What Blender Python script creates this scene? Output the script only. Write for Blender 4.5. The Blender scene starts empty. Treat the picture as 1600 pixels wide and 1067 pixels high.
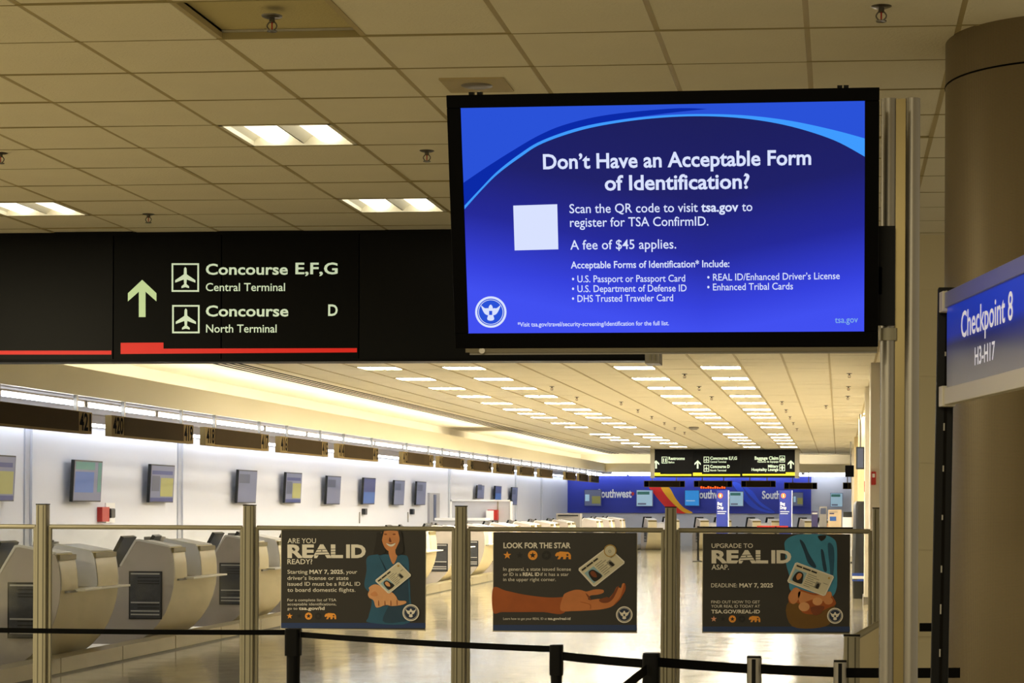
import bpy, math, random
from mathutils import Matrix, Vector
random.seed(7)
PI = math.pi
SC = bpy.context.scene
COL = SC.collection

# ------------------------------------------------------------------ camera, world, exposure
F_PX, CX, CY = 3100.0, 1011.0, 789.0
YAW, ROLL = math.atan(300 / 3100), .0045
CAM = Vector((0, 0, 1.6))
R3 = Matrix.Rotation(YAW, 3, 'Z') @ Matrix.Rotation(PI / 2, 3, 'X') @ Matrix.Rotation(ROLL, 3, 'Z')
cd = bpy.data.cameras.new('camera')
cam = bpy.data.objects.new('camera', cd)
COL.objects.link(cam)
cam.matrix_world = Matrix.Translation(CAM) @ R3.to_4x4()
cd.sensor_width = 36
cd.lens = F_PX / 1600 * 36
cd.shift_x = -(CX - 800) / 1600
cd.shift_y = (CY - 533.5) / 1600
cd.clip_end = 300
SC.camera = cam
w = bpy.data.worlds.new('world')
SC.world = w
w.use_nodes = True
w.node_tree.nodes['Background'].inputs[0].default_value = (1.0, .86, .58, 1)
w.node_tree.nodes['Background'].inputs[1].default_value = .55
SC.view_settings.view_transform = 'Standard'
SC.view_settings.look = 'None'
SC.view_settings.gamma = 1
SC.view_settings.exposure = 0.0
try:
    SC.view_settings.use_curve_mapping = False
except Exception:
    pass
LENS_FAR, LENS_NEAR, TUBE, COVE = 72.0, 2.4, 15.0, 18.0
# unseen area lamps added at ceiling height to brighten the near checkpoint area
for i_, (lx, ly, pw) in enumerate(((-4, -4, 130), (-.5, -4, 130), (-4, .5, 130), (-.8, .5, 110), (-7.5, 4, 130), (-7.6, 9, 300))):
    ld = bpy.data.lights.new('checkpoint_lamp', 'AREA')
    ld.shape = 'SQUARE'; ld.size = 1.2; ld.energy = pw * 1.25; ld.color = (1.0, .88, .58)
    lo_ = bpy.data.objects.new('checkpoint_lamp', ld)
    COL.objects.link(lo_); lo_.location = (lx, ly, 3.5)

# ------------------------------------------------------------------ camera-ray helpers (pixel -> real place)
def ray(px, py):
    return R3 @ Vector(((px - CX) / F_PX, -(py - CY) / F_PX, -1))
def at(px, py, Y):                       # on the plane y = Y
    d = ray(px, py)
    return CAM + d * (Y / d.y)
def atz(px, py, z):                      # on the plane z
    d = ray(px, py)
    return CAM + d * ((z - CAM.z) / d.z)
def atd(px, py, dep):                    # at a viewing depth
    return CAM + ray(px, py) * dep
def fcam(M, px, py):                     # local x, z on the plane y=0 of frame M
    Mi = M.inverted()
    o = Mi @ CAM
    d = Mi.to_3x3() @ ray(px, py)
    t = -o.y / d.y
    p = o + d * t
    return (p.x, p.z)

# ------------------------------------------------------------------ materials
def lin(h):
    h = h.lstrip('#')
    c = [int(h[i:i + 2], 16) / 255 for i in (0, 2, 4)]
    return tuple(x / 12.92 if x <= .04045 else ((x + .055) / 1.055) ** 2.4 for x in c) + (1,)
MATS = {}
def mat(name, col, rough=.5, metal=0, emit=0, noise=0, nscale=8, bump=0, bscale=200, spec=.5, ecol=None, coat=0):
    m = bpy.data.materials.new(name)
    m.use_nodes = True
    nt = m.node_tree
    b = nt.nodes['Principled BSDF']
    c = lin(col)
    b.inputs['Base Color'].default_value = c
    b.inputs['Roughness'].default_value = rough
    b.inputs['Metallic'].default_value = metal
    b.inputs['Specular IOR Level'].default_value = spec
    b.inputs['Coat Weight'].default_value = coat
    tc = nt.nodes.new('ShaderNodeTexCoord')
    if emit:
        b.inputs['Emission Color'].default_value = lin(ecol) if ecol else c
        b.inputs['Emission Strength'].default_value = emit
    if noise:
        n = nt.nodes.new('ShaderNodeTexNoise')
        n.inputs['Scale'].default_value = nscale
        n.inputs['Detail'].default_value = 4
        nt.links.new(tc.outputs['Object'], n.inputs['Vector'])
        r = nt.nodes.new('ShaderNodeMix')
        r.data_type = 'RGBA'
        r.inputs[6].default_value = tuple(x * (1 - noise) for x in c[:3]) + (1,)
        r.inputs[7].default_value = tuple(min(1, x * (1 + noise)) for x in c[:3]) + (1,)
        nt.links.new(n.outputs['Fac'], r.inputs[0])
        nt.links.new(r.outputs[2], b.inputs['Base Color'])
    if bump:
        n = nt.nodes.new('ShaderNodeTexNoise')
        n.inputs['Scale'].default_value = bscale
        nt.links.new(tc.outputs['Object'], n.inputs['Vector'])
        bp = nt.nodes.new('ShaderNodeBump')
        bp.inputs['Strength'].default_value = bump
        bp.inputs['Distance'].default_value = .01
        nt.links.new(n.outputs['Fac'], bp.inputs['Height'])
        nt.links.new(bp.outputs[0], b.inputs['Normal'])
    MATS[name] = m
    return m
mat('tile_white', '#e8e2ce', .95, noise=.05, nscale=2.5, bump=.35, bscale=90, spec=.1)
mat('tile_old', '#c6bb90', .95, noise=.08, nscale=2, bump=.35, bscale=90, spec=.1)  # darker tone for the raised tile and the deck
mat('grid_metal', '#b5a67c', .5, spec=.3)
mat('tee_edge', '#a3976e', .7, spec=.1)  # darker than the grid: joint shade put into the cross tee colour
mat('void', '#0c0a07', .9, spec=.1)
mat('lens_near', '#ffffff', .4, emit=LENS_NEAR, ecol='#fff8e4')
mat('basket', '#f2eedc', .4, bump=.1, bscale=400)
mat('lens_far', '#ffffff', .4, emit=LENS_FAR, ecol='#fff5e2')
mat('lamp_tube', '#ffffff', .4, emit=TUBE, ecol='#e6efff')
mat('cove_tube', '#ffffff', .4, emit=COVE, ecol='#fff8ea')
mat('wall_white', '#d9dbe2', .55, noise=.03, nscale=.7, bump=.08, bscale=3)
mat('wall_joint', '#b9bcc6', .6)
mat('wall_beige', '#d2c7a6', .7, noise=.06, nscale=1.5)
mat('bulk_cream', '#e2d8b4', .6, noise=.06, nscale=.35)
mat('cove_white', '#f2ead2', .8)
mat('soffit', '#b9b2ac', .7, noise=.05, nscale=3)
mat('slot_dark', '#120e08', .9, spec=.05)
mat('sign_black', '#060708', .4, noise=.2, nscale=1.2, spec=.12)
mat('sign_black_plain', '#040506', .45, spec=.1)
mat('sign_letter', '#d7e8d0', .5, emit=.55, ecol='#cfe6c8')
mat('sign_arrow', '#c8e0ae', .5, emit=.5, ecol='#c4e0a8')
mat('sign_red', '#d5140c', .45, emit=.45, ecol='#e0120a')
mat('sign_yellow', '#efe022', .5, emit=.45, ecol='#efe022')
mat('tv_black', '#010102', .5, noise=.1, nscale=4, spec=.05)
mat('tv_text', '#000000', .5, emit=1.0, ecol='#d9e2ff', spec=0)
mat('tv_cyan', '#000000', .5, emit=.8, ecol='#8fc4ff', spec=0)
mat('tv_blue', '#000000', .5, emit=1, ecol='#2a52d8', spec=0)
mat('tv_navy', '#000000', .5, emit=1, ecol='#10208c', spec=0)
mat('tv_band', '#000000', .5, emit=1, ecol='#0b2aa8', spec=0)
mat('tv_streak', '#000000', .5, emit=1, ecol='#3f9bff', spec=0)
mat('steel', '#969189', .42, metal=.9, noise=.06, nscale=6)
mat('steel_dark', '#6f6b62', .3, metal=.9)
mat('brass_strip', '#8a7c58', .3, metal=.9, noise=.2, nscale=4)
mat('fence_metal', '#948e7a', .42, metal=.3, noise=.07, nscale=5)
mat('fence_groove', '#55503e', .6)
mat('black_plastic', '#030304', .45, noise=.2, nscale=30, spec=.15)
mat('belt', '#020202', .85, noise=.25, nscale=60, bump=.2, bscale=400, spec=.1)
mat('poster_dark', '#2d2a27', .35, noise=.22, nscale=3.5, spec=.4)
mat('poster_white', '#e9e4dc', .5)
mat('poster_edge', '#cfc9b8', .5)
mat('poster_blue', '#0d2f66', .4)
mat('print_orange', '#f2a13a', .5)
mat('print_pink', '#e7a486', .5)
mat('print_black', '#0d0c0c', .5)
mat('print_navy', '#14284a', .5)
mat('print_denim', '#1c5577', .6, noise=.3, nscale=9)
mat('print_denim_dark', '#123a56', .6, noise=.25, nscale=9)
mat('print_denim_light', '#3d8fb8', .6, noise=.25, nscale=9)
mat('print_skin', '#cf8a58', .6, noise=.2, nscale=14)
mat('print_skin_pale', '#dca070', .6, noise=.15, nscale=14)
mat('print_skin_deep', '#a4521c', .6, noise=.25, nscale=10)
mat('print_skin_palm', '#c87a45', .6, noise=.18, nscale=14)
mat('print_skin_shade', '#7c3c18', .6, noise=.2, nscale=14)
mat('print_hair', '#16100d', .6)
mat('print_card', '#d6cfb9', .5, noise=.06, nscale=20)
mat('print_card_grey', '#8e8b80', .5)
mat('print_card_blue', '#8fb4c8', .5)
mat('print_gold', '#b59343', .5)
mat('print_mustard', '#6e4d14', .6, noise=.25, nscale=10)
mat('kiosk_cream', '#e6d8ae', .42, noise=.06, nscale=2)
mat('kiosk_band', '#7f7140', .45)
mat('kiosk_side', '#c6bdb4', .5, noise=.14, nscale=2.2)
mat('kiosk_top', '#ececf0', .4, noise=.04, nscale=3)
mat('kiosk_edge', '#efeeea', .4)
mat('rack_mesh', '#44464c', .5, noise=.4, nscale=30, bump=.5, bscale=120)
mat('rack_white', '#c9c8c4', .5)
mat('device_dark', '#15191a', .3, noise=.3, nscale=20)
mat('device_grey', '#8f8b85', .5)
mat('plinth', '#a5997a', .35, noise=.12, nscale=2)
mat('tan_sign', '#7d6a42', .8, spec=.1)
mat('brown_sign', '#3a2e1a', .85, noise=.08, nscale=4, spec=.05)
mat('sign_number', '#060504', .9, spec=.03)
mat('southwest_blue', '#2b3cae', .5, noise=.05, nscale=1)
mat('bag_blue', '#1c2f8e', .45)
mat('bright_blue', '#2f55e0', .5)
mat('swoosh_red', '#e21a10', .5)
mat('swoosh_yellow', '#f7b50c', .5)
mat('paint_white', '#f4f4f2', .5)
mat('heart_red', '#d63a2a', .5)
mat('led_orange', '#ff5a14', .5, emit=1.6, ecol='#ff5a1c')
mat('alarm_red', '#b3261c', .4)
mat('door_grey', '#a6a6aa', .5)
mat('desk_grey', '#c2c3c8', .5, noise=.05, nscale=2)
mat('hall_white', '#d8d0bd', .6, noise=.04, nscale=1)
mat('hall_cream', '#dccb9e', .6)
mat('wrap_dark', '#26282b', .35, noise=.5, nscale=6, bump=.6, bscale=14)
mat('card_beige', '#d9c3a0', .6)
mat('card_purple', '#3a3566', .5)
mat('blue_label', '#2c4fa8', .5)
mat('checkpoint_silver', '#8f93a6', .35, metal=.4)
mat('checkpoint_white', '#e4e4f2', .5, emit=.35)  # emission added so the board's letters come out brighter
mat('clip_white', '#bdb8ac', .45)
mat('screen_grey', '#3e4454', .3, emit=.10, ecol='#7088b8')
mat('screen_slate', '#6a7088', .3, emit=.15, ecol='#6878a8')
mat('screen_teal', '#3d7c78', .35, emit=.12, ecol='#2c9484')
mat('screen_yellow', '#96965a', .35, emit=.12, ecol='#b8b040')
mat('screen_blue', '#2f5a9c', .35, emit=.2, ecol='#2f66c0')
mat('screen_navy', '#26356e', .35, emit=.15, ecol='#26358e')
mat('screen_pale', '#9fc0d0', .35, emit=.4, ecol='#a8cce0')
mat('screen_cyan', '#1e86d0', .35, emit=.45, ecol='#2090e0')

def special(name):
    m = bpy.data.materials.new(name)
    m.use_nodes = True
    MATS[name] = m
    return m, m.node_tree, m.node_tree.nodes['Principled BSDF']
def math_node(nt, op, a, b=None):
    n = nt.nodes.new('ShaderNodeMath')
    n.operation = op
    for i, v in enumerate((a, b)):
        if v is None:
            continue
        if isinstance(v, (int, float)):
            n.inputs[i].default_value = v
        else:
            nt.links.new(v, n.inputs[i])
    return n.outputs[0]
# thin glass: clear with a faint real reflection
m, nt, b = special('thin_glass')
out = nt.nodes['Material Output']
nt.nodes.remove(b)
tr = nt.nodes.new('ShaderNodeBsdfTransparent')
tr.inputs[0].default_value = (.93, .93, .90, 1)
gl = nt.nodes.new('ShaderNodeBsdfGlossy')
gl.inputs['Roughness'].default_value = .02
fr = nt.nodes.new('ShaderNodeFresnel')
fr.inputs[0].default_value = 1.22
nz = nt.nodes.new('ShaderNodeTexNoise')
nz.inputs['Scale'].default_value = 5
nz.inputs['Detail'].default_value = 8
tcn = nt.nodes.new('ShaderNodeTexCoord')
nt.links.new(tcn.outputs['Object'], nz.inputs['Vector'])
df = nt.nodes.new('ShaderNodeBsdfDiffuse')
df.inputs[0].default_value = lin('#b8b49c')
smudge = math_node(nt, 'MULTIPLY', math_node(nt, 'MAXIMUM', math_node(nt, 'SUBTRACT', nz.outputs['Fac'], .48), 0), .3)
m1 = nt.nodes.new('ShaderNodeMixShader')
m2 = nt.nodes.new('ShaderNodeMixShader')
nt.links.new(fr.outputs[0], m1.inputs[0])
nt.links.new(tr.outputs[0], m1.inputs[1])
nt.links.new(gl.outputs[0], m1.inputs[2])
nt.links.new(smudge, m2.inputs[0])
nt.links.new(m1.outputs[0], m2.inputs[1])
nt.links.new(df.outputs[0], m2.inputs[2])
nt.links.new(m2.outputs[0], out.inputs[0])
# polished terrazzo floor
m, nt, b = special('terrazzo')
tcn = nt.nodes.new('ShaderNodeTexCoord')
n1 = nt.nodes.new('ShaderNodeTexNoise'); n1.inputs['Scale'].default_value = .55; n1.inputs['Detail'].default_value = 5
n2 = nt.nodes.new('ShaderNodeTexNoise'); n2.inputs['Scale'].default_value = 90; n2.inputs['Detail'].default_value = 3
nt.links.new(tcn.outputs['Object'], n1.inputs['Vector']); nt.links.new(tcn.outputs['Object'], n2.inputs['Vector'])
cr = nt.nodes.new('ShaderNodeValToRGB')
cr.color_ramp.elements[0].position = .35; cr.color_ramp.elements[0].color = lin('#7d745c')
cr.color_ramp.elements[1].position = .65; cr.color_ramp.elements[1].color = lin('#a89e84')
nt.links.new(math_node(nt, 'ADD', math_node(nt, 'MULTIPLY', n1.outputs['Fac'], .7), math_node(nt, 'MULTIPLY', n2.outputs['Fac'], .3)), cr.inputs[0])
nt.links.new(cr.outputs[0], b.inputs['Base Color'])
b.inputs['Roughness'].default_value = .16
b.inputs['Specular IOR Level'].default_value = .33
n3 = nt.nodes.new('ShaderNodeTexNoise'); n3.inputs['Scale'].default_value = 3.5; n3.inputs['Detail'].default_value = 2
nt.links.new(tcn.outputs['Object'], n3.inputs['Vector'])
nt.links.new(math_node(nt, 'ADD', math_node(nt, 'MULTIPLY', n3.outputs['Fac'], .18), .04), b.inputs['Roughness'])
bp = nt.nodes.new('ShaderNodeBump'); bp.inputs['Strength'].default_value = .12; bp.inputs['Distance'].default_value = .02
nt.links.new(n3.outputs['Fac'], bp.inputs['Height']); nt.links.new(bp.outputs[0], b.inputs['Normal'])
# perforated column cladding
m, nt, b = special('perforated')
tcn = nt.nodes.new('ShaderNodeTexCoord')
sp = nt.nodes.new('ShaderNodeSeparateXYZ')
nt.links.new(tcn.outputs['Object'], sp.inputs[0])
ang = math_node(nt, 'ARCTAN2', sp.outputs[1], sp.outputs[0])
u = math_node(nt, 'MULTIPLY', ang, 290)
v = math_node(nt, 'MULTIPLY', sp.outputs[2], 560)
h = math_node(nt, 'MULTIPLY', math_node(nt, 'SINE', math_node(nt, 'ADD', u, v)), math_node(nt, 'SINE', math_node(nt, 'SUBTRACT', u, v)))
holes = math_node(nt, 'GREATER_THAN', h, .35)
mx = nt.nodes.new('ShaderNodeMix'); mx.data_type = 'RGBA'
mx.inputs[6].default_value = lin('#7f7052'); mx.inputs[7].default_value = lin('#443820')
nt.links.new(holes, mx.inputs[0]); nt.links.new(mx.outputs[2], b.inputs['Base Color'])
b.inputs['Roughness'].default_value = .42
b.inputs['Metallic'].default_value = .35
# television picture: blue glow rising from the lower edge (what the screen shows)
m, nt, b = special('tv_picture')
tcn = nt.nodes.new('ShaderNodeTexCoord')
sp = nt.nodes.new('ShaderNodeSeparateXYZ'); nt.links.new(tcn.outputs['Object'], sp.inputs[0])
cr = nt.nodes.new('ShaderNodeValToRGB')
e = cr.color_ramp.elements
e[0].position = 0; e[0].color = lin('#3a4cf0')
e[1].position = 1; e[1].color = lin('#0b1258')
for p_, c_ in ((.12, '#2c3cdc'), (.35, '#141f98'), (.6, '#0c1468')):
    q = e.new(p_); q.color = lin(c_)
xx = math_node(nt, 'MULTIPLY', math_node(nt, 'ABSOLUTE', math_node(nt, 'SUBTRACT', sp.outputs[0], .12)), .30)
zz = math_node(nt, 'SUBTRACT', math_node(nt, 'MULTIPLY', math_node(nt, 'ADD', sp.outputs[2], .33), 1.55), xx)
nt.links.new(zz, cr.inputs[0])
b.inputs['Base Color'].default_value = (0, 0, 0, 1)
nt.links.new(cr.outputs[0], b.inputs['Emission Color']); b.inputs['Emission Strength'].default_value = 1
b.inputs['Roughness'].default_value = .12; b.inputs['Specular IOR Level'].default_value = .25
# blue sign panel of the checkpoint board: reflected glow painted in, fading to grey
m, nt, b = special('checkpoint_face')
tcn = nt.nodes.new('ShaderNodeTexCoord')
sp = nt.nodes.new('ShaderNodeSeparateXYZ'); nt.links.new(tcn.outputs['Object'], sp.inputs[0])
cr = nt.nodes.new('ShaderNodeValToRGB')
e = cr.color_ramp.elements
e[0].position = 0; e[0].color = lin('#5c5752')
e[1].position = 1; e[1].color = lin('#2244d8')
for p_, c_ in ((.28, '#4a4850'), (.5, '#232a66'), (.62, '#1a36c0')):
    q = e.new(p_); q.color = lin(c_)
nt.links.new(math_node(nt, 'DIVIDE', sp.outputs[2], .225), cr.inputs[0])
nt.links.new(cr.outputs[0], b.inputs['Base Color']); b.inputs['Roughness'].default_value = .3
nt.links.new(cr.outputs[0], b.inputs['Emission Color']); b.inputs['Emission Strength'].default_value = .25  # weak emission added to brighten the board face

# ------------------------------------------------------------------ mesh builder
_txt = {}
def text_mesh(s, bold, res=3):
    key = (s, bold)
    if key in _txt:
        return _txt[key]
    cu = bpy.data.curves.new('t', 'FONT')
    cu.body = s
    cu.resolution_u = res
    cu.offset = bold
    o = bpy.data.objects.new('t', cu)
    COL.objects.link(o)
    dg = bpy.context.evaluated_depsgraph_get()
    me = bpy.data.meshes.new_from_object(o.evaluated_get(dg))
    vs = [(v.co.x, v.co.y) for v in me.vertices]
    fs = [tuple(p.vertices) for p in me.polygons]
    bpy.data.objects.remove(o)
    bpy.data.curves.remove(cu)
    bpy.data.meshes.remove(me)
    _txt[key] = (vs, fs)
    return vs, fs
CAPH = None
def cap_height():
    global CAPH
    if CAPH is None:
        vs, _ = text_mesh('H', 0)
        CAPH = max(v[1] for v in vs)
    return CAPH

class MB:
    def __init__(s):
        s.v, s.f, s.m, s.sm, s.mats = [], [], [], [], []
    def mi(s, name):
        if name not in s.mats:
            s.mats.append(name)
        return s.mats.index(name)
    def add(s, vs, fs, m, smooth=False):
        b0 = len(s.v)
        s.v += [tuple(x) for x in vs]
        k = s.mi(m)
        for f in fs:
            s.f.append(tuple(i + b0 for i in f)); s.m.append(k); s.sm.append(smooth)
        return s
    def box(s, a, b, m, M=None):
        x0, x1 = sorted((a[0], b[0])); y0, y1 = sorted((a[1], b[1])); z0, z1 = sorted((a[2], b[2]))
        vs = [(x, y, z) for z in (z0, z1) for y in (y0, y1) for x in (x0, x1)]
        if M:
            vs = [M @ Vector(p) for p in vs]
        return s.add(vs, [(0, 2, 3, 1), (4, 5, 7, 6), (0, 1, 5, 4), (2, 6, 7, 3), (0, 4, 6, 2), (1, 3, 7, 5)], m)
    def rbox(s, a, b, m, r=.01, axis='y', n=3, smooth=True):     # rounded rectangle prism along an axis
        ax = 'xyz'.index(axis)
        o = [i for i in range(3) if i != ax]
        u0, u1 = sorted((a[o[0]], b[o[0]])); v0, v1 = sorted((a[o[1]], b[o[1]]))
        pts = []
        for (cu, cv, st) in ((u1 - r, v1 - r, 0), (u0 + r, v1 - r, 90), (u0 + r, v0 + r, 180), (u1 - r, v0 + r, 270)):
            for k in range(n + 1):
                t = math.radians(st + 90 * k / n)
                pts.append((cu + r * math.cos(t), cv + r * math.sin(t)))
        return s.prism(pts, a[ax], b[ax], m, axis, smooth)
    def prism(s, pts, w0, w1, m, axis='y', smooth=False, mside=None):
        ax = 'xyz'.index(axis)
        def mk(p, w):
            q = list(p); q.insert(ax, w); return tuple(q)
        n = len(pts)
        vs = [mk(p, w0) for p in pts] + [mk(p, w1) for p in pts]
        s.add(vs, [tuple(range(n)), tuple(range(2 * n - 1, n - 1, -1))], m)
        s.add(vs, [(i, i + n, (i + 1) % n + n, (i + 1) % n) for i in range(n)], mside or m, smooth)
        return s
    def cyl(s, p0, p1, r, m, n=20, r1=None, caps=True):
        p0, p1 = Vector(p0), Vector(p1)
        r1 = r if r1 is None else r1
        d = (p1 - p0).normalized()
        a = d.orthogonal().normalized(); b = d.cross(a)
        vs = []
        for p, rr in ((p0, r), (p1, r1)):
            vs += [p + (a * math.cos(2 * PI * i / n) + b * math.sin(2 * PI * i / n)) * rr for i in range(n)]
        s.add(vs, [(i, (i + 1) % n, (i + 1) % n + n, i + n) for i in range(n)], m, True)
        if caps:
            s.add(vs, [tuple(range(n - 1, -1, -1)), tuple(range(n, 2 * n))], m)
        return s
    def lathe(s, prof, m, n=24, c=(0, 0, 0)):
        vs, fs = [], []
        for r, z in prof:
            vs += [(c[0] + r * math.cos(2 * PI * i / n), c[1] + r * math.sin(2 * PI * i / n), c[2] + z) for i in range(n)]
        for j in range(len(prof) - 1):
            fs += [(j * n + i, j * n + (i + 1) % n, (j + 1) * n + (i + 1) % n, (j + 1) * n + i) for i in range(n)]
        return s.add(vs, fs, m, True)
    def poly(s, pts, m, y=0.0, th=0.0):       # flat print, in the local xz plane
        n = len(pts)
        if th:
            return s.prism(pts, y, y + th, m, 'y')
        return s.add([(p[0], y, p[1]) for p in pts], [tuple(range(n))], m)
    def text(s, body, a, b, cap, m, y=-.001, bold=0.0):     # text from a to b (local xz), given cap height
        vs, fs = text_mesh(body, bold)
        if not vs:
            return s
        x0 = min(v[0] for v in vs); x1 = max(v[0] for v in vs)
        ux, uz = b[0] - a[0], b[1] - a[1]
        L = math.hypot(ux, uz); ux /= L; uz /= L
        sx = L / (x1 - x0); sy = cap / cap_height()
        out = []
        for vx, vy in vs:
            p, q = (vx - x0) * sx, vy * sy
            out.append((a[0] + ux * p - uz * q, y, a[1] + uz * p + ux * q))
        return s.add(out, fs, m)
    def build(s, name, parent=None, M=None, sharp=35, bevel=0):
        me = bpy.data.meshes.new(name)
        me.from_pydata(s.v, [], s.f)
        for mn in s.mats:
            me.materials.append(MATS[mn])
        me.polygons.foreach_set('material_index', s.m)
        me.polygons.foreach_set('use_smooth', s.sm)
        me.update()
        if any(s.sm):
            me.set_sharp_from_angle(angle=math.radians(sharp))
        o = bpy.data.objects.new(name, me)
        COL.objects.link(o)
        if name in ('lettering', 'scuff', 'lit_segments', 'hinge', 'mounting_screw'):
            o['kind'] = 'stuff'
        if parent:
            o.parent = parent
        if M is not None:
            o.matrix_world = M
        if bevel:
            bm_ = o.modifiers.new('bevel', 'BEVEL')
            bm_.width = bevel; bm_.segments = 2; bm_.limit_method = 'ANGLE'
        return o

def tag(o, label, cat, group=None):
    o['label'] = label; o['category'] = cat
    if group:
        o['group'] = group
    return o
def thing(name, label, cat, M=None, loc=None, group=None):
    o = bpy.data.objects.new(name, None)
    o.empty_display_size = .1
    COL.objects.link(o)
    if M is not None:
        o.matrix_world = M
    if loc is not None:
        o.location = loc
    return tag(o, label, cat, group)
def struct(o):
    o['kind'] = 'structure'
    return o
def kids(o):
    return [c for c in KIDS_ALL(o)]
def KIDS_ALL(o):
    return list(o.children)
def copy_tree(o, parent=None):
    c = o.copy(); COL.objects.link(c); c.parent = parent
    for ch in list(o.children):
        copy_tree(ch, c)
    return c
ORD = ['first', 'second', 'third', 'fourth', 'fifth', 'sixth', 'seventh', 'eighth', 'ninth', 'tenth', 'eleventh', 'twelfth',
       'thirteenth', 'fourteenth', 'fifteenth', 'sixteenth', 'seventeenth', 'eighteenth', 'nineteenth', 'twentieth', 'twenty-first',
       'twenty-second', 'twenty-third', 'twenty-fourth']

# ------------------------------------------------------------------ flat printing on real boards, located by frame
class Art:
    def __init__(s, M, ox=0, oy=0, sc=1, hw=1.0):
        s.M, s.ox, s.oy, s.sc = M, ox, oy, sc
        s.mb = MB(); s.auto = None
    def win(s, ox, oy, sc):
        s.ox, s.oy, s.sc = ox, oy, sc
        return s
    def p(s, x, y):
        return fcam(s.M, s.ox + x / s.sc, s.oy + y / s.sc)
    def poly(s, pts, m, k=1):
        s.mb.poly([s.p(*q) for q in pts], m, -.0006 * k); return s
    def rect(s, x0, y0, x1, y1, m, k=1):
        return s.poly([(x0, y0), (x0, y1), (x1, y1), (x1, y0)], m, k)
    def smooth(s, pts, m, k=1, n=5):
        out = []
        N = len(pts)
        for i in range(N):
            p0, p1, p2, p3 = pts[i - 1], pts[i], pts[(i + 1) % N], pts[(i + 2) % N]
            for j in range(n):
                t = j / n
                out.append(tuple(.5 * (2 * p1[c] + (p2[c] - p0[c]) * t + (2 * p0[c] - 5 * p1[c] + 4 * p2[c] - p3[c]) * t * t + (3 * p1[c] - p0[c] - 3 * p2[c] + p3[c]) * t ** 3) for c in (0, 1)))
        return s.poly(out, m, k)
    def disc(s, x, y, r, m, k=1, n=32, ry=None):
        ry = ry or r
        return s.poly([(x + r * math.cos(2 * PI * i / n), y + ry * math.sin(2 * PI * i / n)) for i in range(n)], m, k)
    def ring(s, x, y, r, r2, m, k=1, n=36):
        for i in range(n):
            a, b_ = 2 * PI * i / n, 2 * PI * (i + 1) / n
            s.poly([(x + r * math.cos(a), y + r * math.sin(a)), (x + r * math.cos(b_), y + r * math.sin(b_)),
                    (x + r2 * math.cos(b_), y + r2 * math.sin(b_)), (x + r2 * math.cos(a), y + r2 * math.sin(a))], m, k)
        return s
    def star(s, x, y, r, m, k=1):
        return s.poly([(x + (r if i % 2 == 0 else r * .42) * math.sin(PI * i / 5), y - (r if i % 2 == 0 else r * .42) * math.cos(PI * i / 5)) for i in range(10)], m, k)
    def text(s, body, x0, x1, yb, cap, m, k=2, bold=0.0, yb2=None):
        a = s.p(x0, yb); b = s.p(x1, yb if yb2 is None else yb2)
        t = s.p(x0, yb - cap)
        c = math.hypot(t[0] - a[0], t[1] - a[1])
        s.mb.text(body, a, b, c, m, -.0006 * k, bold)
        if s.auto:
            s.part('text_line', s.auto)
        return s
    def part(s, name, parent):
        if not s.mb.v:
            return None
        o = s.mb.build(name, parent)
        if name in ('lettering', 'text_line', 'state_symbols', 'card_picture', 'agency_seal', 'picture', 'woman_picture', 'arm_picture', 'fist_picture', 'symbol', 'airplane_symbol'):
            o['kind'] = 'stuff'
        s.mb = MB()
        return o

def bear(A, x0, y0, x1, y1, m, k=3):
    P = [(0, .55), (.02, .35), (.12, .12), (.22, .1), (.3, 0), (.5, .02), (.68, .05), (.82, .06), (.94, .25), (1, .5), (1, 1), (.86, 1), (.84, .72), (.72, .68),
         (.66, 1), (.5, 1), (.52, .72), (.4, .68), (.3, 1), (.14, 1), (.24, .62), (.14, .55), (.1, .68)]
    A.poly([(x0 + (x1 - x0) * a, y0 + (y1 - y0) * b) for a, b in P], m, k)
def seal(A, x, y, r, white, navy, k=2, blueonly=False):
    A.disc(x, y, r, white, k, 40)
    A.disc(x, y, r * .86, navy, k + 1, 40)
    A.ring(x, y, r * .8, r * .76, white, k + 2)
    A.smooth([(x - r * .62, y - r * .42), (x - r * .38, y - r * .25), (x - r * .14, y - r * .22), (x - r * .12, y + r * .18), (x - r * .4, y + r * .08)], white, k + 3)
    A.smooth([(x + r * .62, y - r * .42), (x + r * .38, y - r * .25), (x + r * .14, y - r * .22), (x + r * .12, y + r * .18), (x + r * .4, y + r * .08)], white, k + 3)
    A.smooth([(x, y - r * .48), (x + r * .13, y - r * .3), (x + r * .14, y + r * .1), (x + r * .22, y + r * .45), (x, y + r * .55), (x - r * .22, y + r * .45), (x - r * .14, y + r * .1), (x - r * .13, y - r * .3)], white, k + 4)
    A.rect(x - r * .1, y - r * .08, x + r * .1, y + r * .18, navy, k + 5)
def plane_icon(A, x, y, r, m, k=3):
    P = [(0, -1), (.12, -.85), (.14, -.3), (.95, .25), (.95, .48), (.14, .18), (.11, .62), (.36, .82), (.36, 1), (0, .9), (-.36, 1), (-.36, .82), (-.11, .62),
         (-.14, .18), (-.95, .48), (-.95, .25), (-.14, -.3), (-.12, -.85)]
    A.poly([(x + a * r, y + b * r) for a, b in P], m, k)
def frame_box(A, x0, y0, x1, y1, t, m, k=2):
    A.rect(x0, y0, x1, y0 + t, m, k).rect(x0, y1 - t, x1, y1, m, k).rect(x0, y0 + t, x0 + t, y1 - t, m, k).rect(x1 - t, y0 + t, x1, y1 - t, m, k)
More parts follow.
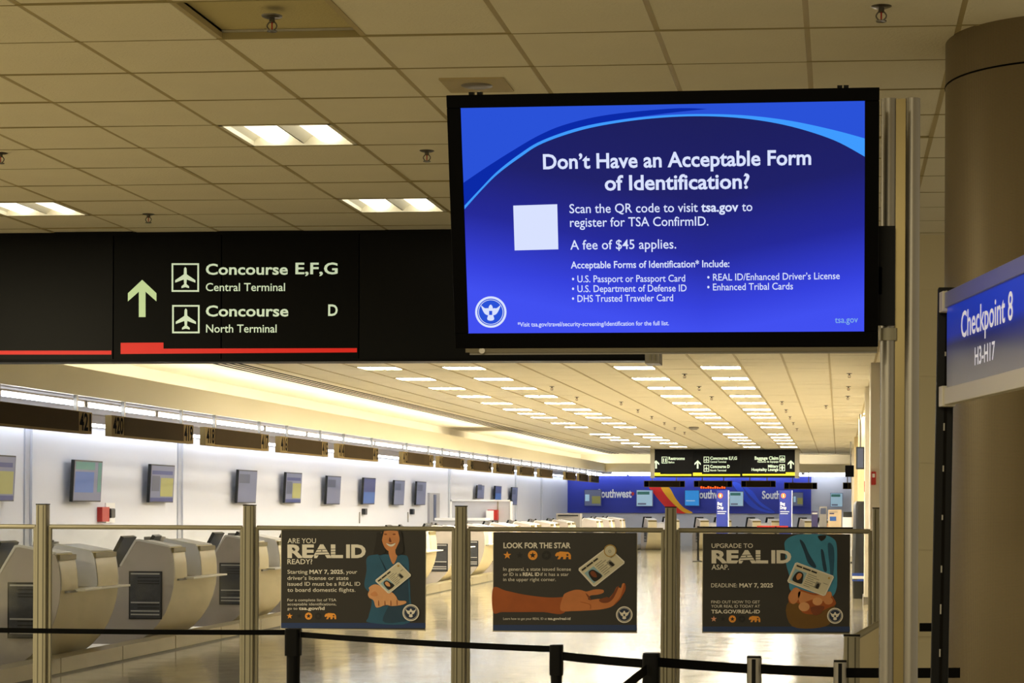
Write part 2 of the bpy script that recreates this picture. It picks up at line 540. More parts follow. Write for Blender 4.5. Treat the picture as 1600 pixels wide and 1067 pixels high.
def up_arrow(A, x, y0, y1, w, t, m, k=2):
    h = (y1 - y0)
    A.poly([(x, y0), (x + w, y0 + h * .36), (x + w, y0 + h * .58), (x + t, y0 + h * .32), (x + t, y1), (x - t, y1), (x - t, y0 + h * .32), (x - w, y0 + h * .58), (x - w, y0 + h * .36)], m, k)

def frontal(x, y, z, rz=0, rx=0):
    return Matrix.Translation((x, y, z)) @ Matrix.Rotation(rz, 4, 'Z') @ Matrix.Rotation(rx, 4, 'X')

# ================================================================== STRUCTURE
CZ = 3.54
GX, GY, T = -.138, 8.06, .61
XW, YE = -10.7, 78.0
floor = struct(MB().box((-12, -8, -.1), (4, 80, 0), 'terrazzo').build('floor'))
# walls
wl = struct(MB().box((XW - .2, 13, 0), (XW, YE + .2, 3.9), 'wall_white').build('wall_left'))
mb = MB()
for xpx in (45, 282, 702, 806, 846):
    d_ = ray(xpx, 700); Y = XW * d_.y / d_.x
    struct(MB().box((XW, Y, 0), (XW + .05, Y + .62, 2.72), 'wall_white').box((XW, Y - .16, 0), (XW + .02, Y, 2.72), 'wall_joint').build('pilaster', wl))
wf = struct(MB().box((XW - .2, YE, 0), (2, YE + .2, 3.9), 'wall_white').build('wall_far'))
# right-hand wall of the hall with its pilasters
wr = struct(MB().box((.62, 14.5, 0), (.8, 80, CZ), 'hall_white').build('wall_right'))
for i, (y0, y1, mm) in enumerate(((27, 28.2, 'hall_white'), (32.5, 33.6, 'hall_white'), (44, 45.2, 'hall_cream'), (56, 57, 'hall_cream'), (67, 68, 'hall_white'))):
    struct(MB().box((.42, y0, 0), (.62, y1, CZ), mm).box((.4, y0 - .02, 0), (.62, y1 + .02, .12), 'steel').build('pilaster', wr))
wn = struct(MB().box((.30, 14.3, 0), (4, 14.5, CZ - .13), 'wall_beige').box((.30, 14.32, CZ - .13), (4, 14.5, CZ), 'void').build('wall_beside_column'))
for k in range(6):
    MB().box((.31, 14.293, .05 + k * .62), (4, 14.3, .63 + k * .62 + .03 * (k == 9)), 'wall_beige').build('wall_panel', wn)
# dropped bulkhead over the counters
bx = -8.8
bulk = struct(MB().box((bx - .06, 12, 2.85), (bx, 74.5, 3.17), 'bulk_cream').box((bx - .34, 12, 3.0), (bx - .06, 74.5, 3.04), 'bulk_cream')
              .box((XW, 12, 2.85), (bx - .06, 77.9, 2.88), 'soffit').box((XW, 12, 2.68), (XW + .1, 77.9, 2.85), 'soffit').build('trim_1'))
bulkf = struct(MB().box((bx - .06, 74.5, 2.85), (.62, 74.56, 3.17), 'bulk_cream').box((bx, 74.56, 3.0), (.62, 74.9, 3.04), 'bulk_cream')
               .box((bx - .06, 74.56, 2.85), (.62, 77.9, 2.88), 'soffit').build('trim_2'))
# cove back walls
cw = struct(MB().box((-9.95, 12, 2.88), (-9.9, 76, 3.9), 'cove_white').box((-9.9, 75.8, 2.88), (.62, 75.85, 3.9), 'cove_white').build('trim_3'))

# ceiling deck and linear diffuser slots
ceil = struct(MB().box((-12, -8, CZ + .12), (4, 80, CZ + .2), 'tile_old').build('ceiling'))
XC = GX - T * 13
mb = MB().box((-9.95, 12, CZ - .005), (-8.71, 76, CZ + .02), 'cove_white').box((-8.56, 75.2, CZ - .005), (.62, 76, CZ + .02), 'cove_white')
mb.build('cove_ceiling', ceil)
mb = MB()
for k in range(4):
    x = -8.67 + k * .115
    mb.box((x, 12, CZ - .006), (x + .06, 75.2, CZ + .03), 'slot_dark').box((x + .06, 12, CZ - .003), (x + .115, 75.2, CZ + .03), 'cove_white')
mb.box((-8.71, 12, CZ - .003), (-8.67, 75.2, CZ + .02), 'cove_white')
mb.box((-8.56, 74.6, CZ - .006), (.62, 75.0, CZ + .02), 'slot_dark').box((-8.56, 75.0, CZ - .01), (.62, 75.2, CZ + .02), 'cove_white')
o = mb.build('slot_diffuser', ceil)

# near ceiling tiles, one by one
ROW0, ROWN = -4, 11          # rows of T from GY
def cell_y(r): return GY + T * r
def col_x(j): return GX - T * j          # right edge of column j (columns run left)
def cell_of(px, py):
    p = atz(px, py, CZ)
    return int(math.floor((GX - p.x) / T)), int(math.floor((p.y - GY) / T)), p
near_lights = []
for px, py in ((450, 208), (615, 317), (62, 322)):
    j, r, p = cell_of(px, py)
    near_lights.append((j, r))
tile_meshes = {}
def tile_mesh(kind, k):
    key = (kind, k)
    if key in tile_meshes:
        return tile_meshes[key]
    g, e, h = .0085, .018, .02
    a, b = T / 2 - .012, T / 2 - g
    m_ = MB()
    # tegular tile: a face lowered below its edge
    def rr(x, y, z): return [(-x, -y, z), (x, -y, z), (x, y, z), (-x, y, z)]
    v = rr(a, b, -.006) + rr(a + .006, b + .004, .004) + rr(a + .006, b + .004, .03)
    v = [(p[0], p[1], p[2] + random.uniform(-.0015, .0015) * (i < 4)) for i, p in enumerate(v)]
    f = [(3, 2, 1, 0)] + [(i, (i + 1) % 4, (i + 1) % 4 + 4, i + 4) for i in range(4)] + [(i + 4, (i + 1) % 4 + 4, (i + 1) % 4 + 8, i + 8) for i in range(4)]
    m_.add(v, f, kind)
    o = m_.build('ceiling_tile')
    me = o.data
    bpy.data.objects.remove(o)
    tile_meshes[key] = me
    return me
sag = cell_of(420, 28)[:2]
for j in range(-4, 14):
    for r in range(ROW0, ROWN):
        if (j, r) in near_lights:
            continue
        kind = 'tile_old' if (j, r) == sag else 'tile_white'
        o = bpy.data.objects.new('ceiling_tile', tile_mesh(kind, random.randrange(4)))
        COL.objects.link(o)
        o.parent = ceil
        o.location = (col_x(j) - T / 2, cell_y(r) + T / 2, CZ + random.choice((0, 0, .001, .002)))
        if (j, r) == sag:
            o.location.z = CZ + .035
            o['label'] = 'darker tile pushed up out of its grid'
        elif random.random() < .12:
            o.rotation_euler = (random.uniform(-.006, .01), 0, 0)
            o.location.z += .004
for j in range(-5, 14):
    x = col_x(j)
    if True:
        MB().box((x - .012, GY + T * ROW0, CZ - .004), (x + .012, GY + T * ROWN, CZ + .02), 'grid_metal').build('grid_runner', ceil)
    if j >= -2:
        MB().box((x - .014, GY + T * ROWN, CZ - .006), (x + .014, 74.6, CZ + .02), 'grid_metal').build('grid_runner', ceil)
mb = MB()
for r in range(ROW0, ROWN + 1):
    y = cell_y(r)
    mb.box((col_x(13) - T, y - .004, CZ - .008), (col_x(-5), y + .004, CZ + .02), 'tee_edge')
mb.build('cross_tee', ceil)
# tiles farther off: too thin to pick apart, one mesh
far_rows = int((74.6 - cell_y(ROWN)) / T)
light_cells = set()
light_cols = [(3, 'fifth'), (1, 'sixth')]
far_lights = []
ys_col2 = [574.6, 591.9, 606, 619, 630, 640, 646.8, 652, 661, 668, 678, 682.8, 687.7, 692.6, 697.5]
rows2 = []
for y in ys_col2:
    p = atz(990, y, CZ); rows2.append(int(math.floor((p.y - GY) / T)))
seen = set()
rows2 = [r for r in rows2 if not (r in seen or seen.add(r))]
for jx in (-2, 2, 4, 8, 10):
    for r in rows2:
        if r < ROWN:
            continue
        light_cells.add((jx, r)); far_lights.append((jx, r))
mb = MB()
for j in range(-2, 13):
    for i in range(far_rows + 1):
        r = ROWN + i
        if (j, r) in light_cells:
            continue
        x1, x0 = col_x(j) - .012, col_x(j) - T + .012
        y0 = cell_y(r) + .007; y1 = min(74.6, cell_y(r + 1) - .007)
        dz = random.uniform(0, .003)
        z = CZ + dz
        mb.add([(x0, y0, z), (x1, y0, z), (x1, y1, z), (x0, y1, z), (x0, y0, z + .02), (x1, y0, z + .02)], [(3, 2, 1, 0), (0, 1, 5, 4)], 'tile_white')
mb.box((col_x(12) - T, cell_y(ROWN), CZ + .02), (1.7, 74.6, CZ + .03), 'slot_dark')
o = mb.build('ceiling_tile', ceil); o['kind'] = 'stuff'
mb = MB().box((-8.21, 12, CZ - .003), (col_x(13), 74.6, CZ + .02), 'tile_white')
mb.build('border_strip', ceil)

# ================================================================== CEILING FITTINGS
def near_light(j, r, label):
    t = thing('ceiling_light', label, 'ceiling light', loc=(col_x(j) - T / 2, cell_y(r) + T / 2, CZ), group='recessed ceiling lights before the black sign')
    a = T / 2 - .012
    MB().box((-a, -a, -.008), (a, -a + .02, .09), 'basket').box((-a, a - .02, -.008), (a, a, .09), 'basket').box((-a, -a, -.008), (-a + .02, a, .09), 'basket') \
        .box((a - .02, -a, -.008), (a, a, .09), 'basket').build('frame', t)
    n = 10
    for s_ in (-1, 1):
        c = s_ * a / 2
        # curved white reflector either side of the basket
        v, f = [], []
        for k in range(n + 1):
            u = -1 + 2 * k / n
            x = c + u * (a / 2 - .004); z = .07 * (1 - u * u) + .002
            v += [(x, -a + .02, z), (x, a - .02, z)]
        f = [(2 * k, 2 * k + 1, 2 * k + 3, 2 * k + 2) for k in range(n)]
        MB().add(v, f, 'basket', True).build('reflector', t)
        # half-round glowing lamp basket
        v, f = [], []
        L = a - .04
        for k in range(n + 1):
            th = PI * k / n
            x = c - .07 * math.cos(th); z = .045 - .045 * math.sin(th)
            v += [(x, -L, z), (x, L, z)]
        f = [(2 * k, 2 * k + 2, 2 * k + 3, 2 * k + 1) for k in range(n)] + [tuple(2 * k for k in range(n + 1)), tuple(2 * k + 1 for k in range(n, -1, -1))]
        MB().add(v, f, 'lens_near').build('lamp_basket', t)
    MB().box((-a, -a, .09), (a, a, .1), 'basket').build('housing', t)
for (j, r), lb in zip(near_lights, ('square recessed light with two glowing baskets, the nearest and topmost one',
                                    'square recessed light with yellowish baskets just left of the television',
                                    'square recessed light with two baskets cut by the left picture edge')):
    near_light(j, r, lb)
names = {-2: 'behind the right-hand wall pilasters', 2: 'in the rightmost long light row', 4: 'in the second light row from the right', 8: 'in the third light row from the right',
         10: 'in the light row nearest the counters'}
cnt = {}
a = T / 2 - .014
fm = MB().box((-a, -a, -.006), (a, -a + .025, .01), 'grid_metal').box((-a, a - .025, -.006), (a, a, .01), 'grid_metal').box((-a, -a, -.006), (-a + .02, a, .01), 'grid_metal').box((a - .02, -a, -.006), (a, a, .01), 'grid_metal')
fo = fm.build('frame'); fme = fo.data; bpy.data.objects.remove(fo)
lo = MB().box((-a + .02, -a + .025, 0), (-.01, a - .025, .012), 'lens_far').box((.01, -a + .025, 0), (a - .02, a - .025, .012), 'lens_far').box((-.01, -a + .02, -.004), (.01, a - .02, .012), 'grid_metal').build('lens')
lme = lo.data; bpy.data.objects.remove(lo)
for j, r in far_lights:
    k = cnt.get(j, 0); cnt[j] = k + 1
    t = thing('ceiling_light', f'lit square hall light, {ORD[k]} back {names[j]}', 'ceiling light', loc=(col_x(j) - T / 2, cell_y(r) + T / 2, CZ), group='ceiling lights of the check-in hall')
    for nm, me in (('frame', fme), ('lens', lme)):
        o = bpy.data.objects.new(nm, me); COL.objects.link(o); o.parent = t

def sprinkler(px, py, label, size=1.0, group=None, tree=None):
    p = atz(px, py, CZ - .02)
    if tree:
        c = copy_tree(tree); c.location = (p.x, p.y, CZ - .005); c['label'] = label
        if group: c['group'] = group
        return c
    t = thing('fire_sprinkler', label, 'sprinkler', loc=(p.x, p.y, CZ - .005), group=group)
    MB().lathe([(.001, -.004), (.028, -.006), (.040, -.001), (.042, .004)], 'steel_dark').build('escutcheon', t)
    m_ = MB().lathe([(.010, 0), (.012, -.02), (.008, -.024)], 'steel_dark')
    for s_ in (-1, 1):
        for k in range(5):
            a0, a1 = PI * k / 5, PI * (k + 1) / 5
            m_.cyl((s_ * (.008 + .012 * math.sin(a0)), 0, -.02 - .035 * k / 5), (s_ * (.008 + .012 * math.sin(a1)), 0, -.02 - .035 * (k + 1) / 5), .003, 'steel_dark', 8)
    m_.cyl((0, 0, -.02), (0, 0, -.052), .003, 'alarm_red', 8)
    m_.build('sprinkler_head', t)
    MB().lathe([(.001, -.058), (.020, -.060), (.021, -.056), (.001, -.054)], 'steel_dark', 16).build('deflector', t)
    return t
sp0 = sprinkler(425, 32, 'pendant fire sprinkler in the darker raised tile at the top left', group='sprinklers before the black sign')
for px, py, lb in ((1377, 16, 'pendant fire sprinkler above the television at its right end'), (667, 240, 'small fire sprinkler just left of the television'),
                   (232, 338, 'small fire sprinkler just over the black concourse sign'), (1, 243, 'fire sprinkler cut by the left picture edge')):
    sprinkler(px, py, lb, tree=sp0, group='sprinklers before the black sign')
fs = [(645, 80), (715, 140), (775, 188), (340, 213), (420, 250), (487, 282), (548, 311), (598, 335), (645, 357), (1437, 78), (1433, 140), (1430, 186), (1113, 211),
      (1133, 250), (1152, 283), (1168, 311), (1185, 340), (7, 140), (127, 190), (1325, 230)]
for k, (x, y) in enumerate(sorted(fs)):
    px, py = 860 + x / 3.077, 560 + y / 3.077
    lb = f'tiny sprinkler on the hall ceiling, {ORD[k]} of them from the left'
    sprinkler(px, py, lb, tree=sp0, group='sprinklers in the check-in hall')
# square ceiling speaker
p = atz(745, 130, CZ)
t = thing('ceiling_speaker', 'square white ceiling speaker panel with round grille above the television', 'speaker', loc=(p.x, p.y, CZ))
MB().rbox((-.15, -.15, -.012), (.15, .15, .0), 'basket' if False else 'grid_metal', .01, 'z').build('plate', t)
MB().lathe([(.001, -.02), (.05, -.02), (.07, -.014), (.075, -.011)], 'steel').build('grille', t)
# smoke dome in the hall
p = atz(1084, 667, CZ)
t = tag(MB().lathe([(.12, 0), (.13, -.03), (.08, -.07), (.001, -.075)], 'device_grey', c=(0, 0, 0)).build('smoke_detector'), 'round smoke detector on the hall ceiling above the far sign', 'smoke detector')
t.location = (p.x, p.y, CZ)

# ================================================================== BLACK OVERHEAD SIGN
YS = 13.75
a = at(0, 566, YS); b = at(1008, 564.5, YS)
x0, x1, zb = -8.7, b.x, a.z
M = frontal(0, YS, 0)
t = thing('overhead_sign', 'long black overhead concourse sign with pale letters and red line', 'sign', loc=(0, YS, 0))
MB().box((x0, .02, zb), (x1, .20, CZ), 'sign_black').build('housing', t)
for xa, xb in ((0, 176), (178, 345), (347, 560), (562, 1008)):
    pa, pb = at(xa, 450, YS).x, at(xb, 450, YS).x
    MB().box((pa if xa else x0, 0, zb + .02), (pb, .02, CZ - .03), 'sign_black' if xa in (0, 562) else 'sign_black_plain').build('face_panel', t)
MB().box((x0, -.012, zb), (x1, .02, zb + .02), 'sign_black_plain').build('lower_rail', t)
MB().box((x1, -.01, zb - .02), (x1 + .10, .22, CZ), 'steel').box((x1 + .03, -.02, zb), (x1 + .045, 0, CZ), 'fence_metal').box((x1 + .06, -.02, zb), (x1 + .075, 0, CZ), 'fence_metal').build('end_cap', t)
A = Art(M, 0, 340, 2.2857)
up_arrow(A, 508, 222, 355, 51, 12, 'sign_arrow'); A.part('arrow', t)
frame_box(A, 613, 163, 711, 265, 6, 'sign_letter'); plane_icon(A, 662, 214, 38, 'sign_letter'); A.part('airplane_symbol', t)
frame_box(A, 615, 312, 713, 413, 6, 'sign_letter'); plane_icon(A, 664, 362, 38, 'sign_letter'); A.part('airplane_symbol', t)
A.auto = t
A.text('Concourse', 735, 1028, 203, 37, 'sign_letter', bold=.02).text('E,F,G', 1055, 1206, 201, 39, 'sign_letter', bold=.02).text('Central Terminal', 735, 1018, 262, 28, 'sign_letter', bold=.008)
A.text('Concourse', 735, 1030, 352, 37, 'sign_letter', bold=.02).text('D', 1172, 1206, 350, 39, 'sign_letter', bold=.02).text('North Terminal', 736, 988, 410, 28, 'sign_letter', bold=.008)
A.auto = None
A.rect(-400, 475, 398, 489, 'sign_red'); A.part('red_line', t)
A.poly([(431, 447), (584, 446), (584, 468), (1275, 466), (1275, 481), (431, 487)], 'sign_red'); A.part('red_line', t)

# ================================================================== FAR OVERHEAD SIGN
YF = 68.0
M = frontal(0, YF, 0)
a = at(1016, 745.5, YF); b = at(1249, 703, YF)
t = thing('overhead_sign', 'far black overhead sign with yellow lines, restrooms and baggage claim', 'sign', loc=(0, YF, 0))
MB().box((a.x + .15, .02, a.z), (b.x - .15, .3, CZ - .02), 'sign_black_plain').build('housing', t)
for k in range(3):
    xs = [at(q, 730, YF).x for q in (1018, 1082.4, 1158.5, 1246)]
    MB().box((xs[k] + .02, 0, a.z + .04), (xs[k + 1] - .02, .02, CZ - .08), 'sign_black_plain').build('face_panel', t)
for xx in (a.x, b.x - .15):
    MB().box((xx, -.02, a.z - .02), (xx + .15, .32, CZ), 'fence_metal').build('end_cap', t)
A = Art(M, 860, 680, 3.077)
for x in (508, 708, 1156):
    up_arrow(A, x, 120, 160, 15, 4, 'sign_letter', 6); A.part('arrow', t)
for (x0_, y0_, x1_, y1_, kind) in ((535, 103, 563, 135, 'wc'), (737, 103, 763, 132, 'p'), (737, 143, 763, 175, 'p'), (1101, 98, 1128, 130, 'b'), (1101, 140, 1128, 172, 'm')):
    frame_box(A, x0_, y0_, x1_, y1_, 3, 'sign_letter', 6)
    cx_, cy_ = (x0_ + x1_) / 2, (y0_ + y1_) / 2
    if kind == 'p':
        plane_icon(A, cx_, cy_, 10, 'sign_letter', 8)
    elif kind == 'wc':
        A.rect(cx_ - 8, cy_ - 8, cx_ - 3, cy_ + 10, 'sign_letter', 8).rect(cx_ + 3, cy_ - 8, cx_ + 8, cy_ + 10, 'sign_letter', 8)
    elif kind == 'b':
        A.rect(cx_ - 9, cy_ - 3, cx_ + 9, cy_ + 9, 'sign_letter', 8).rect(cx_ - 4, cy_ - 8, cx_ + 4, cy_ - 5, 'sign_letter', 8)
    else:
        A.rect(cx_ - 4, cy_ - 10, cx_ + 4, cy_ + 11, 'sign_letter', 8).rect(cx_ - 9, cy_ - 2, cx_ + 9, cy_ + 2, 'sign_letter', 9)
    A.part('symbol', t)
for s_, xa, xb, yb, cp, bo in (('Restrooms', 568, 646, 118, 14, .03), ('Baños', 568, 596, 134, 9, .015), ('Concourse E,F,G', 768, 897, 117, 14, .03), ('Central Terminal', 768, 845, 132, 9, .015),
                               ('Concourse D', 768, 862, 157, 14, .03), ('North Terminal', 768, 845, 173, 9, .015), ('Baggage Claim', 982, 1096, 117, 15, .03),
                               ('Reclamo de Equipaje', 996, 1096, 131, 9, .015), ('Military', 1046, 1096, 155, 13, .03), ('Hospitality Lounge', 967, 1096, 171, 13, .03)):
    A.text(s_, xa, xb, yb, cp, 'sign_letter', 7, bo)
A.part('lettering', t)
A.poly([(488, 180), (528, 180), (528, 187), (678, 187), (678, 195), (488, 195)], 'sign_yellow', 6); A.part('yellow_line', t)
A.poly([(686, 180), (728, 180), (728, 187), (912, 187), (912, 195), (686, 195)], 'sign_yellow', 6); A.part('yellow_line', t)
A.poly([(923, 186), (1132, 186), (1132, 178), (1176, 178), (1176, 194), (923, 194)], 'sign_yellow', 6); A.part('yellow_line', t)

# ================================================================== TELEVISION
MT = Matrix.Translation((-.511, 5.70, 2.419)) @ Matrix.Rotation(-.0132, 4, 'Z') @ Matrix.Rotation(.1968, 4, 'X')
tv = thing('television', 'big black-framed television showing a blue identification notice', 'television', M=MT)
W, H = .62, .3664
sc_tl = fcam(MT, 719, 169.5); sc_br = fcam(MT, 1351.3, 514.5); sc_tr = fcam(MT, 1350.5, 157); sc_bl = fcam(MT, 733, 524)
sx0, sx1 = (sc_tl[0] + sc_bl[0]) / 2, (sc_tr[0] + sc_br[0]) / 2
sz0, sz1 = (sc_bl[1] + sc_br[1]) / 2, (sc_tl[1] + sc_tr[1]) / 2
mb = MB()
mb.box((-W, -.004, sz1), (W, .03, H), 'tv_black').box((-W, -.004, -H), (W, .03, sz0), 'tv_black').box((-W, -.004, sz0), (sx0, .03, sz1), 'tv_black').box((sx1, -.004, sz0), (W, .03, sz1), 'tv_black')
mb.build('bezel', tv, bevel=.002)
mb = MB().box((-W + .004, .03, -H + .004), (W - .004, .055, H - .004), 'tv_black').box((-W + .1, .055, -H + .08), (W - .1, .10, H - .12), 'black_plastic')
mb.build('back_cover', tv)
MB().box((sx0 - .002, 0.0008, sz0 - .002), (sx1 + .002, .004, sz1 + .002), 'tv_picture').build('screen', tv)
A = Art(MT, 690, 130, 2.2857)
def clampx(p):
    return p
# printed picture: bands and arcs (k layers float .6 mm apart)
def curve_(pts, n=6):
    P = [pts[0]] + pts + [pts[-1]]
    out = []
    for i in range(1, len(P) - 2):
        p0, p1, p2, p3 = P[i - 1:i + 3]
        for q in range(n):
            t_ = q / n
            out.append(tuple(.5 * (2 * p1[c] + (p2[c] - p0[c]) * t_ + (2 * p0[c] - 5 * p1[c] + 4 * p2[c] - p3[c]) * t_ * t_ + (3 * p1[c] - p0[c] - 3 * p2[c] + p3[c]) * t_ ** 3) for c in (0, 1)))
    return out + [pts[-1]]
def band_(upper, lower, m_, k_):          # quads between two curves with the same number of points
    u_, l_ = curve_(upper), curve_(lower)
    for i in range(len(u_) - 1):
        A.poly([u_[i], l_[i], l_[i + 1], u_[i + 1]], m_, k_)
arc = [(82, 450), (140, 385), (200, 325), (280, 265), (360, 215), (500, 167), (650, 138), (800, 122), (950, 118), (1100, 128), (1250, 155), (1400, 203), (1511, 262)]
top = [(67 + (1511 - 67) * k / 12, 89 - 26 * k / 12) for k in range(13)]
band_(top, arc, 'tv_blue', .3)
band_([(76, 357), (160, 300), (250, 243), (350, 185), (450, 145), (600, 112), (830, 90), (950, 92)], [(82, 440), (150, 366), (230, 296), (320, 232), (430, 181), (590, 138), (800, 108), (950, 92)], 'tv_band', .6)
band_([(82, 437), (140, 375), (200, 314), (280, 252), (360, 204), (500, 156), (650, 129), (800, 114), (950, 110), (1100, 116), (1250, 135), (1400, 167), (1511, 197)], arc, 'tv_streak', .9)
A.part('picture', tv)
A.poly([(256, 437), (413, 432), (417, 593), (261, 597)], 'tv_text', 1.2); A.part('white_square', tv)
A.auto = tv
def T_(s_, x0_, x1_, y0_, y1_, cap, m_='tv_text', bold=0.0):
    A.text(s_, x0_, x1_, y0_, cap, m_, 1.5, bold, y1_)
T_('Don\u2019t Have an Acceptable Form', 363, 1320, 306, 290, 51, bold=.022)
T_('of Identification?', 583, 1100, 382, 375, 51, bold=.022)
T_('Scan the QR code to visit', 457, 915, 464, 459, 32, bold=.006)
T_('tsa.gov', 927, 1060, 459, 457, 32, bold=.022)
T_('to', 1073, 1110, 457, 456, 32, bold=.006)
T_('register for TSA ConfirmID.', 459, 953, 513, 508, 32, bold=.006)
T_('A fee of $45 applies.', 460, 838, 594, 590, 33, bold=.006)
T_('Acceptable Forms of Identification* Include:', 462, 1028, 661, 656, 24, bold=.014)
T_('\u2022 U.S. Passport or Passport Card', 466, 870, 711, 708, 24, bold=.006)
T_('\u2022 U.S. Department of Defense ID', 466, 875, 746, 743, 24, bold=.006)
T_('\u2022 DHS Trusted Traveler Card', 466, 827, 781, 778, 24, bold=.006)
T_('\u2022 REAL ID/Enhanced Driver\u2019s License', 949, 1422, 705, 699, 24, bold=.006)
T_('\u2022 Enhanced Tribal Cards', 949, 1255, 740, 736, 24, bold=.006)
T_('*Visit tsa.gov/travel/security-screening/identification for the full list.', 272, 812, 869, 864, 15, bold=.01)
T_('tsa.gov', 1405, 1487, 856, 854, 22, 'tv_cyan', bold=.006)
A.part('lettering', tv); A.auto = None
seal(A, 176, 817, 56, 'tv_text', 'tv_blue', 1.2); A.part('agency_seal', tv)
# small bumps on top, mounting rail and bracket below
mb = MB()
for x in (735, 748, 1312, 1322):
    q = fcam(MT, x, 148 if x < 1000 else 137)
    mb.box((q[0] - .007, .01, H - .002), (q[0] + .007, .03, H + .008), 'black_plastic')
mb.build('mounting_screw', tv)
q0 = fcam(MT, 730, 551); q1 = fcam(MT, 1372, 541)
MB().box((-W + .03, .0, -H - .012), (W - .002, .03, -H), 'steel_dark').box((-W + .04, .01, -H - .02), (W - .002, .05, -H - .012), 'device_grey').build('lower_rail', tv)
MB().cyl((-W + .08, -.004, -H - .006), (-W + .08, .02, -H - .012), .009, 'steel', 12).build('rail_knob', tv)

# ================================================================== POLES, COLUMN, CHECKPOINT SIGN
def ptop(px, py, d):
    return atd(px, py, d)
a = atd(1389.5, 155, 5.85); b = atd(1425.5, 155, 5.85); rr_ = 12.3 * 5.85 / F_PX
t = thing('display_pole', 'twin steel tube pole with brass strip beside the television', 'pole', loc=((a.x + b.x) / 2, a.y, 0))
h_ = a.z
hx = (b.x - a.x) / 2
MB().cyl((-hx, 0, 0), (-hx, 0, h_), rr_, 'steel', 40).build('tube', t)
MB().cyl((hx, 0, 0), (hx, 0, h_), rr_, 'steel', 40).build('tube', t)
MB().box((-hx + .012, -.012, 0), (hx - .012, .012, h_ - .001), 'brass_strip').build('center_strip', t)
MB().box((-hx - .035, -.045, 2.13), (-hx + .018, -.02, 2.42), 'black_plastic').box((-hx - .25, .05, 2.22), (-hx - .02, .06, 2.30), 'black_plastic').box((-hx - .035, -.045, 2.22), (-hx - .02, .06, 2.30), 'black_plastic').build('mounting_bracket', t)
zc = atd(1389, 523, 5.85).z
MB().rbox((-hx - rr_ - .003, -rr_ - .003, zc - .018), (-hx + rr_ + .003, rr_ + .003, zc + .018), 'fence_metal', .012, 'z').build('collar', t)
MB().rbox((-hx - .12, -.12, 0), (hx + .12, .12, .015), 'steel', .03, 'z').build('base_plate', t)

dcol = 8.25; R_ = .50
le = atd(1479, 133, dcol)
cxn = le + R3 @ Vector((1, 0, 0)) * R_
cx_, cy_ = cxn.x, cxn.y
ztop = atd(1484, 56, 8.2).z
col = struct(MB().lathe([(R_, 0), (R_, ztop)], 'perforated', 96).build('column'))
col.location = (cx_, cy_, 0)
zs = atd(1479, 133, dcol).z
MB().lathe([(R_ + .001, zs - .004), (R_ + .0025, zs - .003), (R_ + .0025, zs + .003), (R_ + .001, zs + .004)], 'void', 96).build('seam', col)
MB().lathe([(R_ - .10, ztop - .002), (R_ - .10, CZ)], 'void', 64).lathe([(R_ - .1, ztop - .001), (R_, ztop - .001)], 'void', 64).build('shadow_gap', col)
MB().lathe([(R_ + .006, 0), (R_ + .006, .15), (R_, .16)], 'steel', 64).build('base_ring', col)

# stand
ta = atd(1479, 450, 5.5); tb = atd(1467.5, 1067, 5.5)
dirv = (tb - ta).normalized(); foot = ta + dirv * (ta.z / -dirv.z)
xax = Vector((1, 0, 0)); zax = -dirv; yax = zax.cross(xax).normalized(); xax = yax.cross(zax)
MS = Matrix.Translation(foot) @ Matrix((xax, yax, zax)).transposed().to_4x4()
hgt = (ta - foot).length
t = thing('sign_stand', 'black upright post carrying the blue checkpoint board', 'sign stand', M=MS)
wd = .0235
MB().box((-wd, -.02, .02), (wd, .02, hgt), 'black_plastic').build('post', t, bevel=.003)
MB().box((-.002, -.0225, .03), (.006, -.0195, hgt - .02), 'void').build('slot', t)
mb = MB()
for k in range(9):
    z = 1.2 + k * .12 + random.uniform(-.03, .03)
    mb.box((-.003, -.0235, z), (.001, -.022, z + random.uniform(.008, .03)), 'device_grey')
mb.build('scuff', t)
MB().rbox((-.22, -.16, 0), (.22, .16, .02), 'black_plastic', .03, 'z').build('base_plate', t)
# board: from its left edge at depth 5.5 towards the camera
pA = atd(1477, 640, 5.44); pB = atd(1640, 640, 4.40)
dx = Vector((pB.x - pA.x, pB.y - pA.y, 0)).normalized()
MBd = Matrix.Translation((pA.x, pA.y, 0)) @ Matrix((dx, Vector((-dx.y, dx.x, 0)), Vector((0, 0, 1)))).transposed().to_4x4()
LB = math.hypot(pB.x - pA.x, pB.y - pA.y)
zB0 = fcam(MBd, 1479, 606)[1]; zB1 = fcam(MBd, 1480, 480.5)[1]; zt = fcam(MBd, 1481, 456)[1]; zl = fcam(MBd, 1476, 633)[1]
MBd2 = MBd @ Matrix.Translation((0, 0, zB0))
t = thing('checkpoint_sign', 'blue and grey board reading checkpoint 8 at the right edge', 'sign', M=MBd2)
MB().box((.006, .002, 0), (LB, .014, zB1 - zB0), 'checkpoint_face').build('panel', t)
MB().box((.006, -.006, zB1 - zB0), (LB, .02, zt - zB0), 'checkpoint_silver').build('upper_rail', t, bevel=.002)
MB().box((0, -.006, zl - zB0), (LB, .02, 0), 'clip_white').build('lower_rail', t, bevel=.002)
for za, zb_ in ((zB1 - zB0 - .01, zt - zB0 + .004), (zl - zB0 - .004, .006)):
    MB().box((-.03, -.012, za), (.012, .026, zb_), 'clip_white').build('clip', t, bevel=.002)
A = Art(MBd2, 1340, 350, 3.05)
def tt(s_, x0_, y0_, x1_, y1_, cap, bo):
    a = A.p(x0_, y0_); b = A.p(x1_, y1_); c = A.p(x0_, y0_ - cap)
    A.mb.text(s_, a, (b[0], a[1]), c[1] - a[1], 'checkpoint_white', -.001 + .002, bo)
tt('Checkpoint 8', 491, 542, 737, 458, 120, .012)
tt('H3-H17', 556, 672, 652, 648, 82, .012)
